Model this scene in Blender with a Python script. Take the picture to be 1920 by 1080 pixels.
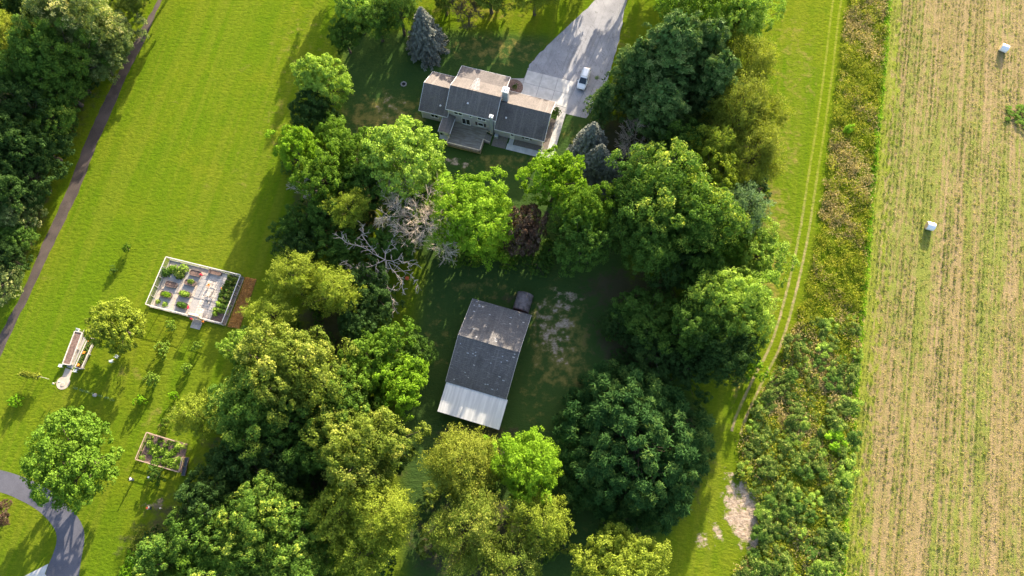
import bpy, math, random
import numpy as np
from mathutils import Vector, Matrix

for o in list(bpy.data.objects):
    bpy.data.objects.remove(o)
scene = bpy.context.scene
COL = scene.collection

# ------------------------------------------------------------------ camera
CAM_F, CAM_T, CAM_H = 1297.0, math.radians(18.0), 125.0      # focal length in photo pixels, tilt from straight down, height
cam_data = bpy.data.cameras.new('camera')
cam_data.sensor_width = 36.0
cam_data.lens = 36.0 * CAM_F / 1920.0
cam_data.clip_start = 1.0
cam_data.clip_end = 2000.0
cam = bpy.data.objects.new('camera', cam_data)
COL.objects.link(cam)
cam.location = (0, 0, CAM_H)
cam.rotation_euler = (CAM_T, 0, 0)
scene.camera = cam

# ------------------------------------------------------------------ sky, sun, exposure
SUN_EL, SUN_AZ = math.radians(17.5), math.radians(20.5)        # azimuth clockwise from +Y (up in the picture)
world = bpy.data.worlds.new('World')
scene.world = world
world.use_nodes = True
wn = world.node_tree
sky = wn.nodes.new('ShaderNodeTexSky')
sky.sky_type = 'NISHITA'
sky.sun_disc = False
sky.sun_elevation = SUN_EL
sky.sun_rotation = SUN_AZ
wn.links.new(sky.outputs[0], wn.nodes['Background'].inputs[0])
wn.nodes['Background'].inputs[1].default_value = 0.14
sky.air_density = 0.8
sky.dust_density = 2.5
sky.ozone_density = 0.6
sun_data = bpy.data.lights.new('sun', 'SUN')
sun_data.energy = 4.6
sun_data.angle = math.radians(0.5)
sun_data.color = (1.0, 0.86, 0.66)
sun = bpy.data.objects.new('sun', sun_data)
COL.objects.link(sun)
sun_dir = Vector((math.sin(SUN_AZ) * math.cos(SUN_EL), math.cos(SUN_AZ) * math.cos(SUN_EL), math.sin(SUN_EL)))
sun.rotation_euler = (-sun_dir).to_track_quat('-Z', 'Y').to_euler()
sun.location = (60, 150, 90)
scene.view_settings.view_transform = 'Standard'
scene.view_settings.look = 'None'
scene.view_settings.exposure = 1.98
scene.view_settings.gamma = 1.0

# ------------------------------------------------------------------ helpers
CS, SN = math.cos(CAM_T), math.sin(CAM_T)
def P(x, y, z=0.0):
    """photo pixel -> world point at height z"""
    a, b = (x - 960) / CAM_F, (540 - y) / CAM_F
    d = (a, SN + b * CS, -CS + b * SN)
    t = (CAM_H - z) / -d[2]
    return Vector((d[0] * t, d[1] * t, z))
def PXM(x, y, z=0.0):
    """photo pixels per metre at that point"""
    p = P(x, y, z)
    return CAM_F / (p.y * SN + (CAM_H - z) * CS)
def P2(l, z=0.0):
    return [P(x, y, z) for x, y in l]

def obj(name, me, mat=None, parent=None, loc=None, rotz=None, smooth=False):
    o = bpy.data.objects.new(name, me)
    COL.objects.link(o)
    if mat is not None and me is not None and len(me.materials) == 0:
        me.materials.append(mat)
    if parent is not None:
        o.parent = parent
    if loc is not None:
        o.location = loc
    if rotz is not None:
        o.rotation_euler = (0, 0, rotz)
    if smooth:
        me.polygons.foreach_set('use_smooth', [True] * len(me.polygons))
    return o
def tag(o, label, cat, group=None):
    o['label'] = label
    o['category'] = cat
    if group:
        o['group'] = group
    return o
def structure(o, label=None):
    o['kind'] = 'structure'
    if label:
        o['label'] = label
    return o
def stuff(o, label=None, cat=None):
    o['kind'] = 'stuff'
    if label:
        o['label'] = label
    if cat:
        o['category'] = cat
    return o
def thing(name, label, cat, loc=(0, 0, 0), rotz=0.0, group=None):
    o = bpy.data.objects.new(name, None)
    COL.objects.link(o)
    o.empty_display_size = 0.3
    o.location = loc
    o.rotation_euler = (0, 0, rotz)
    return tag(o, label, cat, group)

def mesh_np(name, verts, quads, attr=None):
    me = bpy.data.meshes.new(name)
    verts = np.ascontiguousarray(verts, dtype=np.float32)
    quads = np.ascontiguousarray(quads, dtype=np.int32)
    k = quads.shape[1]
    me.vertices.add(len(verts))
    me.vertices.foreach_set('co', verts.ravel())
    me.loops.add(quads.size)
    me.loops.foreach_set('vertex_index', quads.ravel())
    me.polygons.add(len(quads))
    me.polygons.foreach_set('loop_start', np.arange(0, quads.size, k, dtype=np.int32))
    if attr is not None:
        a = me.attributes.new('rnd', 'FLOAT', 'FACE')
        a.data.foreach_set('value', np.ascontiguousarray(attr, dtype=np.float32))
    me.update(calc_edges=True)
    return me

class MB:
    """collects simple shapes, builds ONE mesh"""
    def __init__(self):
        self.v, self.f = [], []
    def add(self, vs, fs):
        n = len(self.v)
        self.v += [tuple(p) for p in vs]
        self.f += [tuple(i + n for i in f) for f in fs]
        return self
    def box(self, c, s, rz=0.0, taper=1.0):
        x, y, z = s[0] / 2, s[1] / 2, s[2] / 2
        cr, sr = math.cos(rz), math.sin(rz)
        vs = []
        for sz in (-1, 1):
            t = taper if sz > 0 else 1.0
            for sx, sy in ((-1, -1), (1, -1), (1, 1), (-1, 1)):
                px, py = sx * x * t, sy * y * t
                vs.append((c[0] + px * cr - py * sr, c[1] + px * sr + py * cr, c[2] + sz * z))
        return self.add(vs, [(3, 2, 1, 0), (4, 5, 6, 7), (0, 1, 5, 4), (1, 2, 6, 5), (2, 3, 7, 6), (3, 0, 4, 7)])
    def b2(self, x0, x1, y0, y1, z0, z1):
        return self.box(((x0 + x1) / 2, (y0 + y1) / 2, (z0 + z1) / 2), (x1 - x0, y1 - y0, z1 - z0))
    def prism(self, poly, z0, z1):
        n = len(poly)
        vs = [(p[0], p[1], z0) for p in poly] + [(p[0], p[1], z1) for p in poly]
        fs = [tuple(range(n - 1, -1, -1)), tuple(range(n, 2 * n))]
        fs += [(i, (i + 1) % n, n + (i + 1) % n, n + i) for i in range(n)]
        return self.add(vs, fs)
    def tube(self, p0, p1, r0, r1=None, n=8):
        r1 = r0 if r1 is None else r1
        p0, p1 = Vector(p0), Vector(p1)
        q = (p1 - p0).to_track_quat('Z', 'Y')
        vs = []
        for p, r in ((p0, r0), (p1, r1)):
            for i in range(n):
                a = 2 * math.pi * i / n
                vs.append(p + q @ Vector((r * math.cos(a), r * math.sin(a), 0)))
        fs = [tuple(range(n - 1, -1, -1)), tuple(range(n, 2 * n))]
        fs += [(i, (i + 1) % n, n + (i + 1) % n, n + i) for i in range(n)]
        return self.add(vs, fs)
    def slab(self, quad, t):
        """a sloping sheet with thickness t (downwards)"""
        n = len(quad)
        vs = [tuple(p) for p in quad] + [(p[0], p[1], p[2] - t) for p in quad]
        fs = [tuple(range(n)), tuple(range(2 * n - 1, n - 1, -1))]
        fs += [((i + 1) % n, i, n + i, n + (i + 1) % n) for i in range(n)]
        return self.add(vs, fs)
    def ball(self, c, r, nu=10, nv=6, top=1.0):
        rx, ry, rz = (r, r, r) if not isinstance(r, (tuple, list)) else r
        vs, fs = [], []
        for j in range(nv + 1):
            t = math.pi * j / nv
            for i in range(nu):
                a = 2 * math.pi * i / nu
                vs.append((c[0] + rx * math.sin(t) * math.cos(a), c[1] + ry * math.sin(t) * math.sin(a), c[2] + rz * math.cos(t)))
        for j in range(nv):
            for i in range(nu):
                k = (i + 1) % nu
                fs.append((j * nu + i, (j + 1) * nu + i, (j + 1) * nu + k, j * nu + k))
        return self.add(vs, fs)
    def mesh(self, name):
        me = bpy.data.meshes.new(name)
        me.from_pydata(self.v, [], self.f)
        me.update()
        return me
    def build(self, name, mat, parent=None, loc=None, rotz=None, bevel=0.0, smooth=False):
        o = obj(name, self.mesh(name), mat, parent, loc, rotz, smooth)
        if bevel:
            m = o.modifiers.new('bevel', 'BEVEL')
            m.width = bevel
            m.segments = 2
            m.limit_method = 'ANGLE'
        return o

# ------------------------------------------------------------------ materials
class NT:
    def __init__(self, name):
        self.m = bpy.data.materials.new(name)
        self.m.use_nodes = True
        self.t = self.m.node_tree
        self.t.nodes.clear()
        self.out = self.n('ShaderNodeOutputMaterial')
    def n(self, t, **kw):
        nd = self.t.nodes.new(t)
        for k, v in kw.items():
            setattr(nd, k, v)
        return nd
    def set(self, sock, v):
        if isinstance(v, bpy.types.NodeSocket):
            self.t.links.new(v, sock)
        elif isinstance(v, (tuple, list)) and len(v) == 3 and sock.type == 'RGBA':
            sock.default_value = (*v, 1)
        else:
            sock.default_value = v
    def pos(self):
        return self.n('ShaderNodeNewGeometry').outputs['Position']
    def obj_co(self):
        return self.n('ShaderNodeTexCoord').outputs['Object']
    def mapping(self, v, rz=0.0, scale=(1, 1, 1)):
        """rotate first, then scale"""
        if rz:
            nd = self.n('ShaderNodeMapping')
            self.set(nd.inputs['Vector'], v)
            nd.inputs['Rotation'].default_value = (0, 0, rz)
            v = nd.outputs[0]
        nd = self.n('ShaderNodeMapping')
        self.set(nd.inputs['Vector'], v)
        nd.inputs['Scale'].default_value = scale
        return nd.outputs[0]
    def noise(self, v, scale, detail=3.0, rough=0.55, dist=0.0):
        nd = self.n('ShaderNodeTexNoise')
        self.set(nd.inputs['Vector'], v)
        nd.inputs['Scale'].default_value = scale
        nd.inputs['Detail'].default_value = detail
        nd.inputs['Roughness'].default_value = rough
        nd.inputs['Distortion'].default_value = dist
        return nd.outputs[0]
    def rng(self, v, a, b, c=0.0, d=1.0, smooth=True):
        nd = self.n('ShaderNodeMapRange', interpolation_type='SMOOTHSTEP' if smooth else 'LINEAR')
        self.set(nd.inputs[0], v)
        for i, x in enumerate((a, b, c, d)):
            self.set(nd.inputs[i + 1], x)
        return nd.outputs[0]
    def mix(self, f, a, b, mode='MIX'):
        nd = self.n('ShaderNodeMix', data_type='RGBA', blend_type=mode)
        self.set(nd.inputs[0], f)
        self.set(nd.inputs[6], a)
        self.set(nd.inputs[7], b)
        return nd.outputs[2]
    def math(self, op, a, b=0.0, c=0.0):
        nd = self.n('ShaderNodeMath', operation=op)
        for i, x in enumerate((a, b, c)):
            self.set(nd.inputs[i], x)
        return nd.outputs[0]
    def attr(self, name, out='Fac'):
        return self.n('ShaderNodeAttribute', attribute_name=name).outputs[out]
    def bump(self, h, strength, dist):
        nd = self.n('ShaderNodeBump')
        nd.inputs['Strength'].default_value = strength
        nd.inputs['Distance'].default_value = dist
        self.set(nd.inputs['Height'], h)
        return nd.outputs[0]
    def bsdf(self, col, rough=0.8, spec=0.3, normal=None, metal=0.0):
        nd = self.n('ShaderNodeBsdfPrincipled')
        self.set(nd.inputs['Base Color'], col)
        self.set(nd.inputs['Roughness'], rough)
        nd.inputs['Specular IOR Level'].default_value = spec
        nd.inputs['Metallic'].default_value = metal
        if normal is not None:
            self.set(nd.inputs['Normal'], normal)
        return nd.outputs[0]
    def done(self, sh):
        self.t.links.new(sh, self.out.inputs[0])
        return self.m

def simple(name, col, rough=0.7, spec=0.3, var=0.25, scale=3.0, metal=0.0, bump=0.0):
    t = NT(name)
    co = t.obj_co()
    nz = t.noise(co, scale, 4.0)
    dark = tuple(c * (1 - var) for c in col)
    light = tuple(min(1, c * (1 + var)) for c in col)
    c = t.mix(t.rng(nz, 0.3, 0.7), dark, light)
    nrm = t.bump(t.noise(co, scale * 6, 3.0), bump, 0.05) if bump else None
    return t.done(t.bsdf(c, rough, spec, nrm, metal))

def leaf_mat(name, a, b, tip=None, transl=0.33, var=0.5):
    """leaf colours a..b spread leaf by leaf and spray by spray; tip = rarer young-leaf colour; in leaf_tips also painted sunlit clump tops"""
    t = NT(name)
    r = t.attr('rnd')
    c = t.mix(t.rng(r, 0.0, 1.0, smooth=False), a, b)
    if tip:
        c = t.mix(t.rng(r, 0.58, 0.92), c, tip)
    info = t.n('ShaderNodeObjectInfo').outputs['Random']
    nz = t.noise(t.pos(), 0.35, 2.0)
    v = t.math('ADD', t.math('MULTIPLY', info, 0.25), t.math('MULTIPLY', nz, 0.9))
    v = t.rng(v, 0.2, 0.95, 1 - var * 0.55, 1 + var * 0.55, smooth=False)
    hsv = t.n('ShaderNodeHueSaturation')
    t.set(hsv.inputs['Value'], v)
    t.set(hsv.inputs['Color'], c)
    c = hsv.outputs[0]
    c = t.mix(1.0, c, (1.12, 1.12, 1.0), 'MULTIPLY')
    p = t.bsdf(c, 0.7, 0.06)
    tr = t.n('ShaderNodeBsdfTranslucent')
    tc = t.mix(1.0, c, (1.15, 1.2, 0.55), 'MULTIPLY')
    t.set(tr.inputs[0], tc)
    mx = t.n('ShaderNodeMixShader')
    mx.inputs[0].default_value = transl
    t.t.links.new(p, mx.inputs[1])
    t.t.links.new(tr.outputs[0], mx.inputs[2])
    return t.done(mx.outputs[0])

def lawn_colour(t, ruts=None):
    """mown grass: broad tone changes, mower lines, worn and dry spots, soil where the vertex paint says so"""
    co = t.pos()
    big = t.noise(co, 0.045, 3.0)
    mid = t.noise(co, 0.33, 4.0, 0.6)
    fine = t.noise(t.mapping(co, 0, (0.7, 1.3, 1)), 1.7, 5.0, 0.75)
    c = t.mix(t.rng(big, 0.40, 0.60), (0.090, 0.150, 0.006), (0.128, 0.162, 0.009))
    c = t.mix(t.rng(mid, 0.35, 0.7, 0.0, 0.6), c, (0.074, 0.134, 0.006))
    # mower lines
    mw = t.noise(t.mapping(co, math.radians(10), (0.55, 0.014, 1)), 1.0, 2.0)
    c = t.mix(t.rng(mw, 0.40, 0.64, 0.0, 0.38), c, (0.165, 0.180, 0.018))
    c = t.mix(t.rng(fine, 0.36, 0.66, 0.0, 0.5), c, (0.054, 0.088, 0.006))
    c = t.mix(t.attr('lush_shade'), c, t.mix(mid, (0.029, 0.066, 0.017), (0.050, 0.082, 0.020)))  # lush yard grass, darkened so the yard's shade is in the colour
    # dry and worn
    dry = t.attr('zone', 'Color')
    sep = t.n('ShaderNodeSeparateColor')
    t.set(sep.inputs[0], dry)
    patch = t.noise(co, 0.55, 5.0, 0.65)
    pd = t.math('ADD', t.math('MULTIPLY', sep.outputs[1], 0.62), patch)
    c = t.mix(t.rng(pd, 0.72, 1.0, 0, 0.75), c, (0.22, 0.175, 0.05))
    thin = t.rng(t.noise(co, 0.22, 5.0, 0.7), 0.60, 0.78, 0, 0.45)
    c = t.mix(thin, c, (0.17, 0.15, 0.035))
    # soil and leaf litter
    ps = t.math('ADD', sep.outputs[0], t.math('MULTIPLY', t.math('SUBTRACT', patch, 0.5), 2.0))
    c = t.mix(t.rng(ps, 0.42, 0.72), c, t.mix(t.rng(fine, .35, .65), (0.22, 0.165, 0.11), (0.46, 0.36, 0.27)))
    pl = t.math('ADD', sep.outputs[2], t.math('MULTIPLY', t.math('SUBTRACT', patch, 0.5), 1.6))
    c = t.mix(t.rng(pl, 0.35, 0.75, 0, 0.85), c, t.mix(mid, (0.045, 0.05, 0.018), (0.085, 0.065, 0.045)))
    return c, fine, mid
def make_lawn():
    t = NT('lawn')
    c, fine, mid = lawn_colour(t)
    h = t.math('ADD', fine, t.math('MULTIPLY', t.noise(t.pos(), 1.1, 3.0), 0.8))
    return t.done(t.bsdf(c, 0.95, 0.0, t.bump(h, 1.0, 0.15)))
M = {}
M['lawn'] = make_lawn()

def make_track():
    t = NT('farm_track')
    c, fine, mid = lawn_colour(t)
    uv = t.n('ShaderNodeUVMap').outputs[0]
    sx = t.n('ShaderNodeSeparateXYZ')
    t.set(sx.inputs[0], uv)
    wob = t.math('MULTIPLY', t.math('SUBTRACT', t.noise(t.pos(), 0.7, 4.0), 0.5), 0.16)
    u = t.math('ADD', sx.outputs[0], wob)
    d = t.math('ABSOLUTE', t.math('SUBTRACT', t.math('ABSOLUTE', u), 0.42))
    wear = t.rng(t.noise(t.pos(), 0.45, 5.0, 0.7), 0.36, 0.64, 0.35, 0.95)
    c = t.mix(t.rng(t.math('ABSOLUTE', u), 1.0, 0.45, 0, 0.7), c, t.mix(fine, (0.080, 0.132, 0.005), (0.135, 0.175, 0.008)))
    fade = t.rng(sx.outputs[1], 0.35, 0.62)
    soil = t.mix(fade, (0.19, 0.205, 0.03), (0.30, 0.235, 0.13))
    c = t.mix(t.math('MULTIPLY', t.rng(d, 0.17, 0.06), wear), c, soil)
    h = t.math('ADD', fine, t.math('MULTIPLY', t.noise(t.pos(), 1.1, 3.0), 0.8))
    return t.done(t.bsdf(c, 0.95, 0.0, t.bump(h, 0.8, 0.2)))
M['track'] = make_track()

ROWS = math.radians(-14.2)       # the field's rows lean this much from the picture's upright
def make_field():
    t = NT('hay_field')
    co = t.pos()
    r = t.mapping(co, -ROWS, (1, 1, 1))            # x across the rows, y along
    across = t.noise(t.mapping(co, -ROWS, (1.0, 0.02, 1)), 1.15, 5.0, 0.7)
    wide = t.noise(t.mapping(co, -ROWS, (1.0, 0.12, 1)), 0.16, 3.0, 0.6)
    fine = t.noise(co, 3.2, 4.0, 0.7)
    mid = t.noise(t.mapping(co, -ROWS, (1.0, 0.4, 1)), 1.2, 4.0, 0.65)
    rows = t.noise(t.mapping(co, -ROWS, (1.0, 0.012, 1)), 0.33, 2.0, 0.5)
    across = t.math('ADD', t.math('MULTIPLY', across, 0.75), t.math('MULTIPLY', rows, 0.25))
    straw = t.mix(t.rng(across, 0.36, 0.64), (0.190, 0.150, 0.050), (0.310, 0.218, 0.118))
    straw = t.mix(t.rng(fine, 0.3, 0.7, 0, 0.55), straw, (0.175, 0.148, 0.05))
    green = t.mix(fine, (0.115, 0.155, 0.022), (0.20, 0.225, 0.04))
    g = t.math('ADD', t.math('MULTIPLY', mid, 0.6), t.math('ADD', t.math('MULTIPLY', across, -0.75), t.math('MULTIPLY', wide, 0.55)))
    c = t.mix(t.rng(g, 0.14, 0.34, 0, 0.85), straw, green)
    edge = t.attr('edge')
    eg = t.math('ADD', edge, t.math('MULTIPLY', t.math('SUBTRACT', mid, 0.5), 1.6))
    c = t.mix(t.rng(eg, 0.4, 0.8, 0, 0.8), c, t.mix(fine, (0.13, 0.18, 0.006), (0.19, 0.225, 0.015)))
    h = t.math('ADD', t.math('MULTIPLY', across, 1.0), t.math('ADD', t.math('MULTIPLY', mid, 0.8), fine))
    return t.done(t.bsdf(c, 0.92, 0.08, t.bump(h, 0.9, 0.16)))
M['field'] = make_field()

def make_asphalt(name, dark, light, seal=None, streak=0.0):
    t = NT(name)
    co = t.pos()
    c = t.mix(t.rng(t.noise(co, 0.25, 4.0, 0.6), 0.35, 0.68), dark, light)
    c = t.mix(t.rng(t.noise(co, 6.0, 3.0), 0.3, 0.8, 0, 0.35), c, tuple(x * 1.5 for x in light))
    if seal:
        cr = t.noise(t.mapping(co, math.radians(-20), (1, 0.25, 1)), 0.5, 5.0, 0.6, 0.6)
        c = t.mix(t.math('MULTIPLY', t.rng(t.math('ABSOLUTE', t.math('SUBTRACT', cr, 0.5)), 0.012, 0.0), 0.5), c, seal)
        ty = t.noise(t.mapping(co, math.radians(22), (1.6, 0.07, 1)), 1.0, 4.0, 0.65)
        c = t.mix(t.rng(ty, 0.5, 0.7, 0, 0.5), c, tuple(x * 0.62 for x in dark))
        st = t.noise(co, 0.16, 6.0, 0.75)
        c = t.mix(t.rng(st, 0.60, 0.68, 0, 0.7), c, seal)
    return t.done(t.bsdf(c, 0.88, 0.25, t.bump(t.noise(co, 14.0, 2.0), 0.3, 0.02)))
M['asphalt_old'] = make_asphalt('weathered_asphalt', (0.20, 0.20, 0.215), (0.30, 0.30, 0.315), (0.07, 0.07, 0.075))
M['asphalt_new'] = make_asphalt('dark_asphalt', (0.075, 0.075, 0.09), (0.105, 0.105, 0.125))
M['gravel'] = make_asphalt('gravel', (0.046, 0.037, 0.033), (0.088, 0.069, 0.060))
M['concrete'] = simple('concrete', (0.46, 0.45, 0.43), 0.85, 0.2, 0.13, 0.9)
M['joint'] = simple('concrete_joint', (0.33, 0.32, 0.31), 0.9, 0.2, 0.2, 2.0)

def make_shingle(name, a, b, weather):
    t = NT(name)
    co = t.obj_co()
    n1 = t.noise(t.mapping(co, 0, (1, 1, 1)), 5.0, 4.0, 0.7)
    n2 = t.noise(t.mapping(co, 0, (0.35, 2.2, 2.2)), 3.0, 3.0, 0.6)
    n3 = t.noise(co, 0.35, 4.0, 0.6)
    c = t.mix(t.rng(n1, 0.3, 0.7), a, b)
    c = t.mix(t.rng(n2, 0.55, 0.72, 0, weather), c, tuple(x * 2.3 for x in b))
    c = t.mix(t.rng(n3, 0.45, 0.75, 0, 0.5), c, tuple(x * 0.6 for x in a))
    n4 = t.noise(t.mapping(co, 0, (2.2, 0.12, 0.12)), 1.0, 3.0, 0.6)
    c = t.mix(t.rng(n4, 0.5, 0.72, 0, 0.45), c, tuple(x * 1.35 for x in b))
    wv = t.n('ShaderNodeTexWave', wave_type='BANDS', bands_direction='Z', wave_profile='SAW')
    t.set(wv.inputs['Vector'], co)
    wv.inputs['Scale'].default_value = 2.4
    wv.inputs['Distortion'].default_value = 0.4
    h = t.math('ADD', n2, t.math('MULTIPLY', wv.outputs[1], 0.5))
    return t.done(t.bsdf(c, 0.92, 0.15, t.bump(h, 0.6, 0.05)))
M['shingle'] = make_shingle('house_shingle', (0.100, 0.090, 0.087), (0.168, 0.148, 0.138), 0.12)
M['shingle_barn'] = make_shingle('barn_shingle', (0.080, 0.077, 0.077), (0.138, 0.131, 0.128), 0.5)
M['siding'] = simple('grey_siding', (0.44, 0.415, 0.435), 0.7, 0.3, 0.06, 1.5)
M['trim'] = simple('white_trim', (0.75, 0.74, 0.72), 0.6, 0.3, 0.06, 2.0)
M['glass'] = simple('window_glass', (0.02, 0.025, 0.03), 0.06, 0.6, 0.1, 1.0)
M['shutter'] = simple('dark_shutter', (0.06, 0.05, 0.055), 0.6, 0.3, 0.1)
M['door_white'] = simple('white_door', (0.70, 0.70, 0.69), 0.5, 0.4, 0.05)
M['chimney'] = simple('chimney_chase', (0.36, 0.37, 0.385), 0.8, 0.2, 0.12, 3.0)
M['metal_cap'] = simple('galvanised_cap', (0.55, 0.56, 0.57), 0.35, 0.5, 0.1, 3.0, metal=0.5)
def make_deck():
    t = NT('weathered_deck')
    co = t.obj_co()
    n = t.noise(t.mapping(co, 0, (0.5, 6.5, 1)), 1.0, 3.0, 0.7)
    n2 = t.noise(co, 0.7, 4.0)
    c = t.mix(t.rng(n, 0.35, 0.65), (0.17, 0.145, 0.12), (0.30, 0.27, 0.235))
    c = t.mix(t.rng(n2, 0.4, 0.7, 0, 0.5), c, (0.14, 0.115, 0.09))
    return t.done(t.bsdf(c, 0.9, 0.1, t.bump(n, 0.5, 0.03)))
M['deck'] = make_deck()
M['wood_tan'] = simple('tan_wood', (0.42, 0.31, 0.205), 0.85, 0.15, 0.2, 2.0)
M['handrail'] = simple('pale_handrail', (0.56, 0.45, 0.33), 0.8, 0.2, 0.15, 2.0)
M['wood_red'] = simple('cedar_wood', (0.42, 0.30, 0.225), 0.85, 0.15, 0.2, 2.0)
M['wood_grey'] = simple('silvered_wood', (0.50, 0.46, 0.41), 0.85, 0.15, 0.2, 2.0)
M['barn_red'] = simple('barn_red_board', (0.26, 0.045, 0.04), 0.85, 0.15, 0.3, 2.0)
def make_tin():
    t = NT('galvanised_roof')
    co = t.obj_co()
    n = t.noise(t.mapping(co, 0, (3.0, 0.15, 1)), 1.0, 4.0)
    c = t.mix(t.rng(n, 0.35, 0.7), (0.50, 0.505, 0.505), (0.64, 0.64, 0.63))
    c = t.mix(t.rng(t.noise(co, 0.8, 5.0), 0.66, 0.76, 0, 0.6), c, (0.36, 0.33, 0.30))
    return t.done(t.bsdf(c, 0.45, 0.5, None, 0.0))
M['tin'] = make_tin()
M['rust_tank'] = simple('rusted_dark_steel', (0.13, 0.105, 0.10), 0.6, 0.4, 0.4, 1.5)
M['bark'] = simple('bark', (0.10, 0.08, 0.06), 0.95, 0.1, 0.3, 3.0, bump=0.5)
M['dead_wood'] = simple('bleached_dead_wood', (0.52, 0.44, 0.37), 0.9, 0.1, 0.22, 0.8)
M['dead_twig'] = simple('grey_twigs', (0.55, 0.455, 0.345), 0.9, 0.1, 0.25, 0.8)
M['soil'] = simple('garden_soil', (0.17, 0.115, 0.095), 0.95, 0.1, 0.35, 4.0, bump=0.6)
M['pavers'] = simple('pale_pavers', (0.42, 0.35, 0.28), 0.85, 0.2, 0.15, 1.2)
M['gravel_pale'] = simple('pale_gravel', (0.33, 0.315, 0.30), 0.95, 0.1, 0.25, 7.0, bump=0.4)
M['flag'] = simple('flagstone', (0.50, 0.445, 0.39), 0.8, 0.25, 0.2, 1.1)
M['flag_joint'] = simple('flagstone_joint', (0.24, 0.22, 0.20), 0.95, 0.1, 0.2, 3.0)
M['mulch'] = simple('straw_mulch', (0.36, 0.19, 0.075), 0.95, 0.05, 0.4, 1.6, bump=0.8)
M['white_paint'] = simple('white_paint', (0.80, 0.80, 0.79), 0.5, 0.4, 0.04)
M['car_paint'] = simple('white_car_paint', (0.80, 0.81, 0.82), 0.22, 0.5, 0.01)
M['car_glass'] = simple('tinted_glass', (0.025, 0.035, 0.045), 0.05, 0.6, 0.05)
M['black_rubber'] = simple('black_rubber', (0.02, 0.02, 0.02), 0.8, 0.2, 0.1)
M['wheel'] = simple('alloy_rim', (0.5, 0.5, 0.52), 0.35, 0.5, 0.05, metal=0.6)
M['lamp_glass'] = simple('lamp_glass', (0.55, 0.56, 0.58), 0.15, 0.6, 0.05)
M['red_lamp'] = simple('red_lamp', (0.35, 0.02, 0.02), 0.2, 0.5, 0.05)
M['bale'] = simple('white_bale_wrap', (0.80, 0.79, 0.78), 0.38, 0.45, 0.05, 2.0, bump=0.15)
M['hay'] = simple('hay_end', (0.55, 0.42, 0.24), 0.95, 0.1, 0.25, 5.0)
M['bed_metal'] = simple('dark_bed_edging', (0.20, 0.15, 0.125), 0.7, 0.3, 0.2, 3.0)
M['red_flower'] = simple('red_petals', (0.62, 0.03, 0.07), 0.6, 0.2, 0.2, 8.0)
M['orange_flower'] = simple('orange_petals', (0.75, 0.28, 0.03), 0.6, 0.2, 0.25, 8.0)
M['terracotta'] = simple('terracotta', (0.48, 0.20, 0.11), 0.85, 0.2, 0.15, 4.0)
M['skin'] = simple('skin', (0.50, 0.31, 0.22), 0.55, 0.3, 0.06)
M['shirt'] = simple('white_cloth', (0.78, 0.78, 0.78), 0.9, 0.1, 0.06, 6.0)
M['trousers'] = simple('dark_blue_cloth', (0.06, 0.075, 0.12), 0.9, 0.1, 0.15, 6.0)
M['hair'] = simple('dark_brown_hair', (0.045, 0.022, 0.015), 0.6, 0.3, 0.2, 9.0)
M['orange'] = simple('orange_plastic', (0.80, 0.14, 0.03), 0.5, 0.4, 0.08)
M['stone'] = simple('field_stone', (0.34, 0.31, 0.29), 0.9, 0.15, 0.25, 3.0)
M['bed_gravel'] = simple('bed_gravel', (0.17, 0.145, 0.125), 0.95, 0.1, 0.3, 6.0, bump=0.4)
M['rail_white'] = simple('weathered_white_rail', (0.56, 0.53, 0.49), 0.7, 0.2, 0.15, 2.0)
M['wire'] = simple('fence_wire', (0.36, 0.35, 0.33), 0.6, 0.4, 0.1)

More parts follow.
